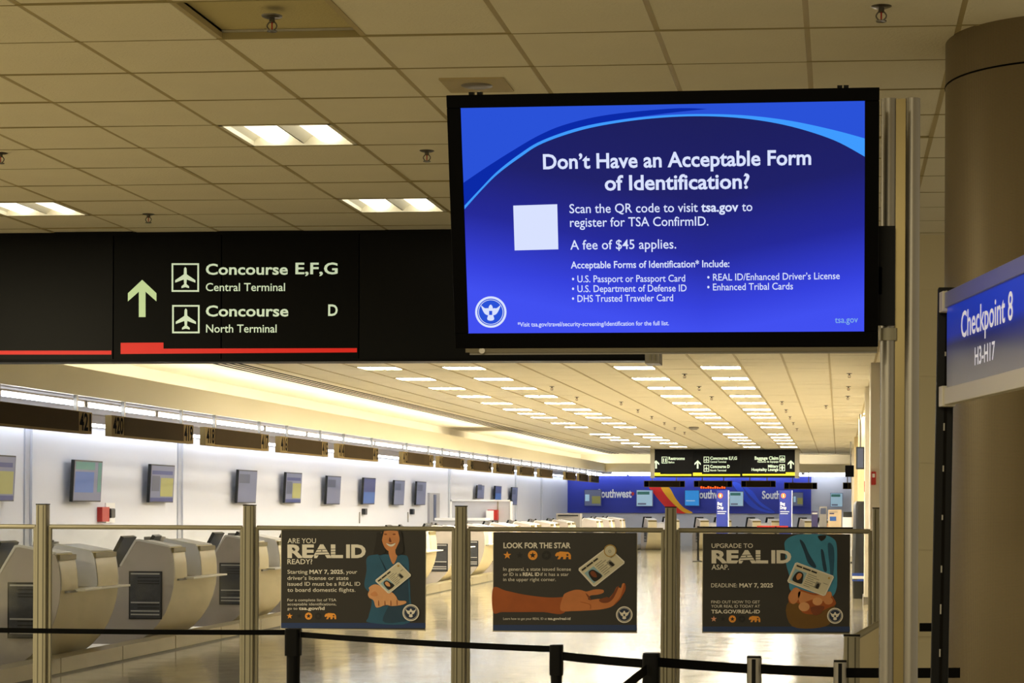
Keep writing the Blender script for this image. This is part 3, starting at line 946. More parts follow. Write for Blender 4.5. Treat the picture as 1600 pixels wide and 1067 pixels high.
A.part('lettering', t)

# ================================================================== GLASS BARRIER WITH POSTERS
YG = 12.0
posts = [at(x, 830, YG).x for x in (-257, 67, 390, 720.5, 1048, 1372)]
zr = at(550, 825.5, YG).z
pr = None
def barrier_post(x, label, y=YG, top=1.585, w=.033):
    t = thing('barrier_post', label, 'post', loc=(x, y, 0), group='posts of the glass barrier')
    MB().rbox((-w, -w, .012), (w, w, top), 'fence_metal', .006, 'z').build('extrusion', t)
    for xx in (-.021, .012):
        MB().box((xx, -w - .0012, .02), (xx + .007, -w + .002, top - .004), 'fence_groove').build('groove', t)
    MB().rbox((-w - .002, -w - .002, top), (w + .002, w + .002, top + .006), 'black_plastic', .006, 'z').build('cap', t)
    MB().rbox((-.09, -.09, 0), (.09, .09, .012), 'steel', .02, 'z').build('foot_plate', t)
    return t
plab = ['tall slotted metal barrier post outside the left picture edge', 'leftmost tall slotted metal barrier post', 'second tall slotted metal barrier post, left of the first poster', 'tall barrier post between the first and second posters',
        'tall barrier post between the second and third posters', 'barrier post mostly hidden by the steel display pole']
for i, x in enumerate(posts[1:], 1):
    barrier_post(x, plab[i])
def panel(xa, xb, label, y=YG, z=None, right_gap=.047):
    z = z or zr
    t = thing('glass_panel', label, 'barrier panel', loc=(xa, y, 0), group='panels of the glass barrier')
    L0, L1 = .047, xb - xa - right_gap
    MB().cyl((L0, 0, z), (L1, 0, z), .0145, 'fence_metal', 16).build('top_rail', t)
    MB().rbox((L0, -.012, .08), (L1, .012, .12), 'fence_metal', .008, 'x').build('bottom_rail', t)
    for xx in (L0 - .011, L1 - .011):
        MB().rbox((xx, -.012, .08), (xx + .022, .012, z + .004), 'fence_metal', .005, 'z').build('stile', t)
    mb_ = MB()
    for zz in (z - .11, .3):
        mb_.box((L0 - .0125, -.01, zz), (L0 - .006, .01, zz + .05), 'steel').box((L1 + .004, -.01, zz), (L1 + .0125, .01, zz + .05), 'steel')
    mb_.build('hinge', t)
    MB().box((L0 + .01, -.003, .12), (L1 - .01, .003, z - .01), 'thin_glass').build('glass', t)
    return t
glab = ['glass barrier panel cut by the left picture edge', 'clear glass barrier panel without a poster, before the counters', 'glass barrier panel carrying the are you ready poster', 'glass barrier panel carrying the look for the star poster',
        'glass barrier panel carrying the upgrade poster']
for i in range(5):
    panel(posts[i], posts[i + 1], glab[i])
# short nearer barrier at lower right
e0 = atd(1331, 992, 9.2); e1 = atd(1395, 956, 11.2)
dd = Vector((e1.x - e0.x, e1.y - e0.y, 0)); Ld = dd.length; dd.normalize()
barrier_post(e0.x, 'short slotted barrier post at the lower right, before the glass wall', y=e0.y, top=e0.z - .004, w=.037)
t = thing('side_panel', 'short glass side barrier with sloping-away rail beside the pole', 'barrier panel',
          M=Matrix.Translation((e0.x, e0.y, 0)) @ Matrix((dd, Vector((-dd.y, dd.x, 0)), Vector((0, 0, 1)))).transposed().to_4x4())
MB().cyl((.04, 0, e0.z - .02), (Ld, 0, e1.z - .02), .016, 'fence_metal', 16).build('top_rail', t)
MB().box((.05, -.003, .1), (Ld, .003, e0.z - .03), 'hall_cream').build('glass', t)
MB().rbox((.04, -.012, .07), (Ld, .012, .1), 'fence_metal', .006, 'x').build('bottom_rail', t)
q = at(1374.5, 800, 12.4)
t = thing('thin_post', 'thin pale post with a black cap beside the steel pole', 'post', loc=(q.x, 12.4, 0))
MB().cyl((0, 0, 0), (0, 0, q.z - .02), .012, 'hall_white', 16).build('shaft', t)
MB().cyl((0, 0, q.z - .02), (0, 0, q.z + .005), .014, 'black_plastic', 16).build('cap', t)

# ---- posters
def poster(label, ox, oy, sc, x0_, y0_, x1_, y1_):
    M = frontal(0, YG - .03, 0)
    t = thing('poster', label, 'poster', M=M, group='identification posters on the glass barrier')
    A = Art(M, ox, oy, sc)
    a = A.p(x0_, y1_); b = A.p(x1_, y0_)
    MB().box((a[0], 0, a[1]), (b[0], .004, b[1]), 'poster_dark').build('board', t)
    MB().box((a[0] - .004, .004, a[1] - .008), (b[0] + .004, .007, b[1]), 'poster_edge').build('backing', t)
    return t, A
def icons(A, y, xs, r, bx0, by0, bx1, by1, first='print_orange'):
    A.star(xs[0], y, r, first, 2); A.star(xs[1], y, r * .85, 'print_black', 2)
    A.disc(xs[2], y, r * 1.15, 'print_orange', 2); A.star(xs[2], y, r * .8, 'print_black', 3)
    A.disc(xs[3], y, r * 1.1, 'print_black', 2); A.star(xs[3], y, r * .7, 'poster_dark', 3)
    bear(A, bx0, by0, bx1, by1, 'print_orange', 2); A.star(bx0 + (bx1 - bx0) * .78, (by0 + by1) / 2 - 2, r * .4, 'print_black', 3)
def real_id(A, x0_, x1_, yt, yb):
    A.text('REAL', x0_, x0_ + (x1_ - x0_) * .71, yb, yb - yt, 'poster_white', 2, .045)
    A.text('ID', x0_ + (x1_ - x0_) * .75, x1_, yb, yb - yt, 'poster_white', 2, .045)
    A.star(x0_ + (x1_ - x0_) * .085, yt + (yb - yt) * .36, (yb - yt) * .17, 'poster_dark', 3)
    xa, xb = x0_ + (x1_ - x0_) * .36, x0_ + (x1_ - x0_) * .64
    for q in (.3, .52, .74):
        yy = yt + (yb - yt) * q
        A.poly([(xa, yy + 3), (xb, yy - 2), (xb, yy + 1), (xa, yy + 7)], 'poster_dark', 3)
    if A.auto:
        A.part('lettering', A.auto)
def card(A, c, photo_skin, k=5, hair='print_hair', title=None, tilt=None):
    # c: corners TL, TR, BR, BL in window units
    def B(u, v):
        x = (c[0][0] * (1 - u) + c[1][0] * u) * (1 - v) + (c[3][0] * (1 - u) + c[2][0] * u) * v
        y = (c[0][1] * (1 - u) + c[1][1] * u) * (1 - v) + (c[3][1] * (1 - u) + c[2][1] * u) * v
        return (x, y)
    def q(u0, v0, u1, v1, m, kk):
        A.poly([B(u0, v0), B(u0, v1), B(u1, v1), B(u1, v0)], m, kk)
    r = .04
    A.poly([B(r, 0), B(1 - r, 0), B(1, r * 1.6), B(1, 1 - r * 1.6), B(1 - r, 1), B(r, 1), B(0, 1 - r * 1.6), B(0, r * 1.6)][::-1], 'poster_white', k)
    q(.03, .05, .97, .95, 'print_card', k + 1)
    q(.06, .30, .36, .86, 'print_card_blue', k + 2)
    A.smooth([B(.12, .84), B(.10, .6), B(.14, .4), B(.21, .35), B(.29, .4), B(.33, .6), B(.34, .84)], hair, k + 3)
    A.smooth([B(.16, .62), B(.17, .46), B(.22, .41), B(.27, .46), B(.27, .62), B(.22, .74)], photo_skin, k + 4)
    for i in range(7):
        v = .3 + i * .09
        q(.40, v, .40 + (.22, .3, .18, .26, .2, .28, .16)[i], v + .03, 'print_card_grey', k + 2)
    q(.66, .5, .78, .8, 'print_card_grey', k + 2)
    A.smooth([B(.70, .78), B(.69, .62), B(.72, .55), B(.76, .6), B(.76, .78)], hair, k + 3)
    A.disc(*B(.9, .17), 10, 'print_gold', k + 3, 16)
    for a_, b_ in ((.82, .9), (.84, .94)):
        q(a_, .45, b_, .47, 'print_card_grey', k + 2)
    if title:
        for u0_, u1_ in ((.06, .2), (.22, .42), (.44, .58)):       # heading too small to read in the photo
            q(u0_, .11, u1_, .18, 'print_black', k + 3)

# poster 1
t, A = poster('dark poster asking are you ready, woman in denim offering a card', 380, 780, 3.717, 220, 185, 1058, 748)
A.rect(220, 718, 1058, 748, 'poster_blue'); A.part('blue_band', t)
A.auto = t
A.text('ARE YOU', 258, 423, 255, 28, 'poster_white', bold=.006)
real_id(A, 257, 712, 267, 337)
A.text('READY?', 257, 402, 376, 28, 'poster_white', bold=.012)
A.text('Starting', 257, 374, 432, 22, 'poster_white', bold=.004).text('MAY 7, 2025', 385, 580, 432, 22, 'poster_white', bold=.03).text(', your', 583, 662, 432, 22, 'poster_white', bold=.004)
A.text("driver\u2019s license or state", 257, 612, 468, 22, 'poster_white', bold=.004)
A.text('issued ID must be a REAL ID', 257, 680, 502, 22, 'poster_white', bold=.004)
A.text('to board domestic flights.', 257, 652, 537, 22, 'poster_white', bold=.004)
A.text('For a complete list of TSA', 257, 541, 592, 15, 'poster_white').text('acceptable identifications,', 257, 541, 616, 15, 'poster_white').text('go to', 257, 315, 641, 15, 'poster_white')
A.text('tsa.gov/id', 323, 473, 642, 18, 'poster_white', bold=.025)
A.auto = None
icons(A, 678, (270, 325, 380, 436), 18, 473, 660, 540, 696); A.part('state_symbols', t)
A.win(560, 820, 6.275)
A.smooth([(150, 300), (165, 200), (180, 120), (205, 66), (420, 66), (440, 160), (455, 290), (400, 318), (330, 330), (220, 310)], 'print_hair', 2)
A.smooth([(85, 320), (180, 290), (300, 290), (440, 295), (490, 330), (500, 500), (510, 700), (500, 958), (110, 958), (100, 900), (130, 780), (120, 680), (60, 600), (80, 450)], 'print_denim', 3)
A.smooth([(200, 300), (290, 470), (330, 700), (240, 940), (420, 950), (495, 900), (490, 600), (470, 420), (400, 500), (330, 560), (260, 420)], 'print_denim_dark', 4)
A.smooth([(300, 250), (370, 250), (380, 310), (345, 385), (310, 320)], 'print_skin', 5)
A.smooth([(235, 66), (400, 66), (405, 150), (375, 230), (320, 262), (265, 230), (232, 150)], 'print_skin', 6)
A.smooth([(275, 180), (320, 192), (365, 178), (345, 205), (320, 212), (295, 204)], 'poster_white', 7)
A.smooth([(275, 178), (320, 190), (365, 176), (320, 184)], 'print_skin_shade', 8)
A.smooth([(308, 120), (325, 160), (318, 170), (300, 160)], 'print_skin_shade', 8)
for ex in (268, 352):
    A.disc(ex, 92, 16, 'print_skin_shade', 7, 14, 7)
A.smooth([(235, 66), (250, 66), (232, 160), (268, 250), (235, 290), (190, 280), (205, 130)], 'print_hair', 8)
A.smooth([(392, 66), (420, 66), (445, 250), (385, 300), (365, 250), (405, 150)], 'print_hair', 8)
A.smooth([(95, 680), (110, 640), (105, 615), (150, 585), (200, 590), (270, 640), (330, 660), (370, 700), (395, 740), (460, 745), (470, 765), (420, 785), (330, 795), (270, 785), (180, 810), (150, 740), (110, 715)], 'print_skin_pale', 9)
A.smooth([(120, 680), (165, 650), (190, 690), (150, 700)], 'print_skin', 10)
for fx, fy in ((200, 775), (262, 778), (320, 775), (380, 768)):
    A.smooth([(fx - 3, fy - 30), (fx + 2, fy - 30), (fx + 4, fy + 14), (fx - 2, fy + 14)], 'print_skin_shade', 11)
A.part('woman_picture', t)
card(A, [(162, 545), (395, 360), (525, 495), (300, 678)], 'print_skin_pale', 12, title=True); A.part('card_picture', t)
seal(A, 517, 860, 82, 'poster_white', 'print_navy', 12); A.part('agency_seal', t)

# poster 2
t, A = poster('dark poster headed look for the star with outstretched arm', 720, 780, 3.718, 188, 195, 1022, 762)
A.rect(188, 730, 1022, 762, 'poster_blue'); A.part('blue_band', t)
A.auto = t
A.text('LOOK FOR THE STAR', 248, 638, 283, 30, 'poster_white', bold=.03)
A.text('In general, a state issued license', 247, 640, 415, 19, 'poster_white')
A.text('or ID is a', 247, 352, 445, 19, 'poster_white').text('REAL ID', 360, 457, 445, 19, 'poster_white', bold=.035).text('if it has a star', 463, 627, 445, 19, 'poster_white')
A.text('in the upper right corner.', 247, 552, 475, 19, 'poster_white')
A.text('Learn how to get your REAL ID at', 247, 500, 700, 13, 'poster_white').text('tsa.gov/real-id', 505, 637, 700, 14, 'poster_white', bold=.025)
A.auto = None
icons(A, 325, (270, 342, 418, 497), 24, 548, 303, 640, 348); A.part('state_symbols', t)
A.smooth([(188, 515), (260, 530), (360, 552), (480, 568), (560, 570), (610, 562), (640, 540), (600, 660), (480, 655), (340, 655), (240, 655), (188, 655)], 'print_skin_deep', 2)
A.win(880, 840, 7.115)
A.smooth([(0, 650), (40, 610), (130, 580), (200, 582), (260, 598), (350, 575), (440, 578), (448, 610), (390, 632), (300, 645), (285, 690), (400, 680), (470, 700), (520, 660), (560, 610), (600, 545), (640, 560), (660, 510), (690, 515), (692, 580), (660, 640), (620, 700), (540, 765), (430, 795), (280, 808), (120, 815), (-30, 805)], 'print_skin_palm', 3)
A.smooth([(400, 690), (480, 660), (520, 665), (560, 610), (600, 548), (618, 545), (560, 670), (500, 720), (430, 722)], 'print_skin_shade', 4)
A.smooth([(640, 640), (665, 560), (680, 512), (692, 520), (690, 585), (660, 640), (610, 710), (560, 750), (610, 690)], 'print_skin_deep', 4)
A.smooth([(250, 615), (290, 650), (310, 690), (300, 694), (270, 655)], 'print_skin_shade', 5)
A.smooth([(200, 712), (300, 740), (303, 790), (297, 790), (295, 745), (200, 718)], 'print_skin_deep', 5)
A.part('arm_picture', t)
card(A, [(160, 350), (500, 95), (695, 275), (345, 552)], 'print_skin_shade', 6, title=True)
A.ring(523, 145, 70, 60, 'print_gold', 14); A.disc(523, 145, 58, 'print_card', 13); A.ring(520, 150, 16, 11, 'print_card_grey', 15, 12)
A.part('card_picture', t)
seal(A, 680, 855, 92, 'poster_white', 'print_navy', 6); A.part('agency_seal', t)

# poster 3
t, A = poster('dark poster urging upgrade with fist holding a card', 1040, 780, 3.717, 215, 203, 1070, 769)
A.rect(215, 739, 1070, 769, 'poster_blue'); A.part('blue_band', t)
A.auto = t
A.text('UPGRADE TO', 267, 507, 282, 25, 'poster_white', bold=.006)
A.text('ASAP.', 267, 368, 408, 28, 'poster_white', bold=.012)
A.text('DEADLINE:', 265, 415, 511, 23, 'poster_white', bold=.002).text('MAY 7, 2025', 428, 624, 511, 23, 'poster_white', bold=.03)
A.text('FIND OUT HOW TO GET', 265, 548, 604, 16, 'poster_white').text('YOUR REAL ID TODAY AT', 265, 548, 629, 16, 'poster_white').text('TSA.GOV/REAL-ID', 265, 548, 662, 20, 'poster_white', bold=.025)
A.auto = None
icons(A, 695, (280, 333, 388, 443), 18, 483, 677, 550, 713, 'print_pink'); A.part('state_symbols', t)
A.win(1210, 825, 6.469)
A.smooth([(110, 130), (230, 68), (480, 66), (600, 110), (632, 200), (632, 420), (630, 600), (570, 700), (380, 720), (170, 640), (150, 480), (120, 370), (110, 240)], 'print_denim_light', 1)
A.smooth([(255, 120), (300, 150), (350, 260), (420, 380), (400, 400), (340, 350), (300, 240)], 'print_denim_dark', 2)
A.smooth([(470, 220), (495, 230), (515, 330), (530, 430), (500, 430), (480, 330)], 'print_denim_dark', 2)
A.smooth([(440, 80), (520, 75), (510, 110), (470, 130)], 'print_hair', 2)
A.smooth([(540, 160), (600, 200), (600, 420), (575, 560), (560, 400)], 'print_denim', 2)
A.smooth([(150, 740), (560, 740), (600, 850), (520, 992), (180, 992)], 'print_mustard', 1.5)
A.smooth([(140, 700), (170, 640), (210, 600), (270, 620), (420, 660), (540, 640), (600, 710), (620, 770), (540, 810), (400, 870), (280, 850), (245, 760), (160, 760)], 'print_skin_deep', 3)
A.smooth([(140, 700), (175, 630), (220, 600), (265, 640), (230, 740), (180, 765)], 'print_skin', 4)
A.smooth([(250, 640), (420, 680), (560, 640), (570, 700), (480, 740), (400, 720), (330, 740), (260, 760)], 'print_skin', 4)
for fx, fy, r_ in ((300, 795, 56), (435, 740, 50), (545, 735, 46)):
    A.disc(fx, fy, r_, 'print_skin_pale' if fx < 500 else 'print_skin', 5, 20, r_ * .82)
A.smooth([(370, 800), (500, 790), (470, 860), (400, 880)], 'print_skin_shade', 5)
A.part('fist_picture', t)
card(A, [(215, 340), (608, 485), (510, 692), (125, 545)], 'print_skin', 7, title=True); A.part('card_picture', t)
seal(A, 613, 886, 80, 'poster_white', 'print_navy', 4); A.part('agency_seal', t)
A.win(1040, 780, 3.717)
real_id(A, 267, 730, 300, 368); A.part('lettering', t)

# ================================================================== BELT BARRIERS
def stanchion(px, py, d, label, wpx, head='black_plastic', cat='stanchion'):
    p = atd(px, py, d)
    r = wpx / 2 * d / F_PX
    t = thing('belt_stanchion', label, cat, loc=(p.x, p.y, 0), group='queue barrier stanchions')
    z = p.z
    MB().rbox((-r, -r, z - .13), (r, r, z - .006), head, r * .45, 'z').build('belt_head', t)
    MB().rbox((-r * .96, -r * .96, z - .006), (r * .96, r * .96, z), 'black_plastic', r * .45, 'z').build('cap', t)
    if head != 'black_plastic':
        MB().box((-r * .3, -r - .001, z - .125), (r * .25, -r + .002, z - .01), 'black_plastic').build('belt_slot', t)
        MB().cyl((0, 0, z - .155), (0, 0, z - .125), r * 1.02, 'black_plastic', 24).build('ring', t)
    MB().cyl((0, 0, .03), (0, 0, z - .12), r * (.86 if wpx < 26 else .98), 'black_plastic' if head == 'black_plastic' else 'steel_dark', 24).build('post', t)
    MB().lathe([(.001, .05), (.04, .05), (.15, .022), (.17, .012), (.17, 0)], 'black_plastic', 32).build('base', t)
    return p
sA = stanchion(458.5, 982, 9.6, 'black belt stanchion standing below the first poster', 24)
sB = stanchion(869.5, 1007.5, 8.5, 'black belt stanchion standing below the middle poster', 20.5)
sC = stanchion(1018, 1020, 8.05, 'broad black belt stanchion with a second belt slanting down', 27)
sD = stanchion(1178.5, 1025, 7.9, 'silver-headed belt stanchion below the third poster', 23, 'steel')
sE = stanchion(1313, 1031.5, 7.7, 'silver belt stanchion left of the steel display pole', 21, 'steel')
def belt(p0, p1, th, label, sag=.01, off=-.02, d0=.028, d1=.028):
    m_ = MB()
    n = 12
    p0, p1 = Vector(p0), Vector(p1)
    up = Vector((0, 0, 1)); side = (p1 - p0).cross(up).normalized() * .0015
    vs = []
    for k in range(n + 1):
        u = k / n
        c = p0.lerp(p1, u) - up * (sag * 4 * u * (1 - u))
        h_ = up * th / 2
        vs += [c - h_ - side, c + h_ - side, c + h_ + side, c - h_ + side]
    fs_ = []
    for k in range(n):
        a = 4 * k
        for i in range(4):
            fs_.append((a + i, a + (i + 1) % 4, a + (i + 1) % 4 + 4, a + i + 4))
    fs_ += [(3, 2, 1, 0), (4 * n, 4 * n + 1, 4 * n + 2, 4 * n + 3)]
    m_.add(vs, fs_, 'belt')
    o = m_.build('retractable_belt')
    return tag(o, label, 'belt', 'retractable belts of the queue barrier')
B_ = atd
belt(B_(-60, 983.5, 9.9), B_(449, 988, 9.62), .025, 'black belt running off the left picture edge', .004)
belt(B_(470, 991.5, 9.58), B_(861, 1014, 8.5), .027, 'long black belt under the first and second posters', .006)
belt(B_(879, 1025, 8.47), B_(1007, 1036.5, 8.05), .036, 'short black belt between the two middle black stanchions', .002)
belt(B_(1030, 1034.5, 8.02), B_(1168, 1044.5, 7.88), .038, 'black belt ending at the silver-headed stanchion', .001)
belt(B_(1189, 1045, 7.86), B_(1304, 1050, 7.7), .038, 'black belt between the two silver stanchions', .001)
belt(B_(1323, 1051, 7.68), B_(1500, 1051, 7.4), .038, 'black belt passing behind the steel display pole', .001)
belt(B_(1010, 1046, 8.0), B_(905, 1130, 6.6), .040, 'black belt slanting down towards the camera', .0)
belt(B_(1437, 980, 10.5), B_(1475, 980, 10.3), .045, 'short high black belt stub between pole and sign stand', .0)
stanchion(1471, 978, 10.25, 'black belt stanchion hidden behind the sign stand', 22)
stanchion(903, 1119, 6.55, 'black belt stanchion below the picture edge', 26)

# ================================================================== CHECK-IN COUNTERS
FX = -7.2
prof = [(-.07, 1.18), (-.045, 1.165), (-.025, 1.10), (-.008, 1.0), (0, .90), (0, .82), (-.012, .70), (-.045, .56), (-.10, .42), (-.18, .29), (-.28, .18), (-.40, .09), (-.52, .06)]
side = prof + [(-1.0, .06), (-1.0, .60), (-.60, .96), (-.43, 1.24), (-.39, 1.245)]
def split(z):     # points of prof above/below z
    return [p for p in prof if p[1] >= z], [p for p in prof if p[1] <= z]
def make_counter():
    t = thing('check_in_counter', 'x', 'check-in counter', loc=(FX, 21.38, 0))
    MB().prism(side, 0, .02, 'kiosk_side').build('side_panel', t)
    MB().prism(side, 1.57, 1.59, 'kiosk_side').build('side_panel', t)
    lower = [p for p in prof if p[1] <= .82] + [(-1.0, .06), (-1.0, .60), (-.60, .80)]
    MB().prism(lower, .02, 1.57, 'kiosk_cream', 'y', True).build('lower_body', t)
    for y0, y1 in ((.02, .46), (.97, 1.57)):
        up = [p for p in prof if p[1] >= .82]
        d = MB().prism(up + [(-.60, .82), (-.60, .96), (-.43, 1.24), (-.39, 1.245)], y0, y1, 'kiosk_top', 'y')
        v = []
        for u_, z_ in up:
            v += [(u_ + .004, y0 + .012, z_), (u_ + .004, y1 - .012, z_)]
        d.add(v, [(2 * i, 2 * i + 1, 2 * i + 3, 2 * i + 2) for i in range(len(up) - 1)], 'kiosk_cream', True)
        pod = d.build('counter_pod', t)
        MB().box((-.040, y0 + .01, 1.115), (-.012, y1 - .01, 1.168), 'kiosk_band').build('top_band', pod)
        # sloping white top plate with light edge
        pl = [(-.40, 1.252), (-.06, 1.188), (-.06, 1.172), (-.41, 1.236)]
        MB().prism(pl, y0, y1, 'kiosk_top', 'y').build('top_plate', pod)
        MB().prism([(-.43, 1.25), (-.40, 1.262), (-.05, 1.192), (-.05, 1.180)], y0 - .02, y0 + .004, 'kiosk_edge', 'y').build('edge_trim', pod)
    MB().prism([(-.30, .82), (-.30, 1.06), (-.52, 1.10), (-.52, .82)], .46, .97, 'kiosk_top').build('recess_panel', t)
    MB().rbox((-.05, .36, .80), (.11, 1.62, .822), 'kiosk_edge', .004, 'y').box((-.02, .12, .79), (.02, .40, .812), 'device_grey').build('bag_shelf', t)
    # framed black rack on the near side
    rk = MB().box((-.50, -.012, .35), (-.13, 0, .90), 'print_black').box((-.485, -.016, .365), (-.145, -.011, .885), 'rack_mesh').build('wire_rack', t)
    for z in (.875, .545, .448, .408):
        MB().box((-.475, -.022, z - .012), (-.155, -.014, z + .004), 'rack_white').build('white_strip', rk)
    for z in (.83, .79, .76, .52, .48):
        MB().box((-.40, -.019, z - .007), (-.155, -.014, z + .004), 'print_black').build('dark_bar', rk)
    MB().box((-.64, -.0, .05), (-.60, .0, .06), 'kiosk_edge').build('edge_line', t) if False else None
    # light edge along the top of the side panel
    MB().prism([(-.612, .96), (-.438, 1.262), (-.39, 1.268), (-.06, 1.20), (-.062, 1.178), (-.39, 1.244), (-.425, 1.24), (-.59, .955)], -.006, .03, 'kiosk_edge').build('edge_trim', t)
    MB().prism([(-.60, .75), (-.85, .75), (-.95, .70), (-.95, .66), (-.60, .66)], .05, 1.55, 'kiosk_top').build('agent_desk', t)
    return t
def agent_screen(parent, y, tiltd=0, w=.42):
    m_ = MB().box((-.02, -w / 2, -.02), (.02, w / 2, .42), 'device_dark')
    o = m_.build('agent_screen', parent)
    o.location = (-.76, y, .92); o.rotation_euler = (0, math.radians(27), math.radians(tiltd))
    MB().cyl((0, 0, -.25), (-.02, 0, .05), .02, 'device_grey', 10).build('screen_arm', o)
    return o
proto = make_counter()
agent_screen(proto, .18); agent_screen(proto, 1.12, 8)
o = MB().rbox((-.80, 1.33, .74), (-.60, 1.56, 1.27), 'device_grey', .03, 'z').build('document_printer', proto)
for k in range(-2, 15):
    y = 20.93 + 3.17 * k
    if k in (11,):
        continue
    c = proto if k == -2 else copy_tree(proto)
    c.location = (FX, y + .06, 0); c.scale = (1, .95, .95)
    c['label'] = f'cream curved check-in counter, {ORD[k + 2]} along the left wall from the camera'
    c['group'] = 'check-in counters along the left wall'
# low baggage plinth in front of the counters
t = thing('baggage_plinth', 'low cream plinth running below the left-hand counters', 'plinth', loc=(FX + .02, 14.6, 0))
for k in range(37):
    y0 = k * 1.6
    MB().box((-.22, y0 + .01, 0), (0, y0 + 1.59, .155), 'plinth').box((-.21, y0, 0), (-.01, y0 + 1.6, .15), 'void').box((0, y0, 0), (.006, y0 + 1.6, .018), 'fence_groove').build('panel', t)

# ---- number signs hanging under the bulkhead
XS_ = -8.83
spans = [(19.7, 22.75), (23.39, 26.46), (26.98, 30.07), (30.7, 33.66), (34.36, 37.41), (39.57, 42.62), (43.24, 46.17), (46.98, 49.88), (50.54, 53.48), (54.34, 57.0), (57.99, 60.74), (63.6, 66.2), (66.9, 69.5), (70.2, 72.6)]
num = 422
MR = Matrix.Translation((XS_, 0, 0)) @ Matrix.Rotation(PI / 2, 4, 'Z')     # local x along +Y, faces +X
def rod(m_, x, z0, z1):
    m_.box((x - .02, -.02, z0), (x + .02, .02, z1), 'steel_dark')
for k, (y0, y1) in enumerate(spans):
    L_ = y1 - y0
    a_, b_ = str(num), str(num - 1)
    t = thing('number_sign', f'hanging brown counter sign numbered {a_} and {b_}, {ORD[k]} from the camera', 'sign', M=Matrix.Translation((XS_, y0, 2.42)) @ Matrix.Rotation(PI / 2, 4, 'Z'), group='counter number signs')
    h = .245
    MB().box((0, -.02, -.012), (L_, .06, h), 'tan_sign').build('frame', t)
    MB().box((.42, -.026, .012), (L_ - .42, -.02, h - .008), 'brown_sign').build('blank_panel', t)
    m_ = MB()
    m_.text(a_, (.04, .03), (.39, .03), h - .055, 'sign_number', -.024, .03)
    m_.text(b_, (L_ - .39, .03), (L_ - .04, .03), h - .055, 'sign_number', -.024, .03)
    m_.build('lettering', t)
    m_ = MB(); rod(m_, .45, h, .43); m_.build('hanger', t)
    m_ = MB(); rod(m_, L_ - .45, h, .43); m_.build('hanger', t)
    num -= 2
# ---- strip lamps under the bulkhead edge and along the wall top
k = 0
y = 15.5
while y < 74:
    t = thing('strip_light', f'long cool-white strip lamp under the bulkhead edge, {ORD[min(k, 23)]} from the camera', 'strip light', loc=(-8.95, y, 2.765), group='strip lamps under the bulkhead')
    MB().box((-.03, 0, .03), (.03, 2.4, .05), 'soffit').build('fixture', t)
    MB().cyl((0, .03, .0), (0, 2.37, .0), .026, 'lamp_tube', 12).build('tube', t)
    for yh in (-.01, 2.37):
        MB().box((-.03, yh, -.03), (.03, yh + .04, .04), 'steel').build('end_holder', t)
    y += 2.46; k += 1
k = 0; y = 14.5
while y < 76:
    t = thing('wall_strip_light', f'slim cool-white lamp at the top of the left wall, {ORD[min(k, 23)]} from the camera', 'strip light', loc=(XW + .14, y, 2.70), group='strip lamps along the left wall top')
    MB().box((-.03, 0, .02), (.03, 3.9, .05), 'soffit').build('fixture', t)
    MB().cyl((0, .03, 0), (0, 3.87, 0), .024, 'lamp_tube', 10).build('tube', t)
    y += 3.95; k += 1
k = 0
x = -8.6
while x < .3:
    t = thing('strip_light', f'cool-white strip lamp over the far counters, {ORD[k]} from the left', 'strip light', loc=(x, 74.75, 2.80), group='strip lamps over the far counters')
    MB().box((0, -.03, .03), (1.75, .03, .05), 'soffit').build('fixture', t)
    MB().cyl((.03, 0, 0), (1.72, 0, 0), .035, 'lamp_tube', 10).build('tube', t)
    x += 1.82; k += 1
k = 0; x = -10.4  # unseen lamps added here to brighten the far wall
while x < -1:
    t = thing('wall_strip_light', f'slim cool-white lamp at the top of the far wall, {ORD[k]} from the left', 'strip light', loc=(x, 77.6, 2.78), group='strip lamps along the far wall top')
    MB().box((0, -.03, .02), (2.1, .03, .08), 'soffit').build('fixture', t)
    MB().cyl((.03, 0, 0), (2.07, 0, 0), .03, 'lamp_tube', 10).build('tube', t)
    x += 2.16; k += 1
# cove lamps lying on the ledge behind the bulkhead lip
k = 0; y = 13.0
while y < 74:
    if not (48.6 < y < 50.5):
        t = thing('cove_light', f'hidden cove lamp behind the cream bulkhead lip, {ORD[min(k, 23)]} from the camera', 'cove light', loc=(-9.0, y, 3.09), group='cove lamps behind the bulkhead lip')
        MB().box((-.05, 0, -.05), (.05, 2.9, -.03), 'soffit').build('tray', t)
        MB().cyl((0, .03, 0), (0, 2.87, 0), .03, 'cove_tube', 10).build('tube', t)
        k += 1
    y += 3.0
k = 0; x = -8.6
while x < .2:
    t = thing('cove_light', f'cove lamp behind the far bulkhead lip, {ORD[k]} from the left', 'cove light', loc=(x, 74.75, 3.09), group='cove lamps behind the far bulkhead lip')
    MB().box((0, -.05, -.05), (2.1, .05, -.03), 'soffit').build('tray', t)
    MB().cyl((.03, 0, 0), (2.07, 0, 0), .03, 'cove_tube', 10).build('tube', t)
    x += 2.2; k += 1

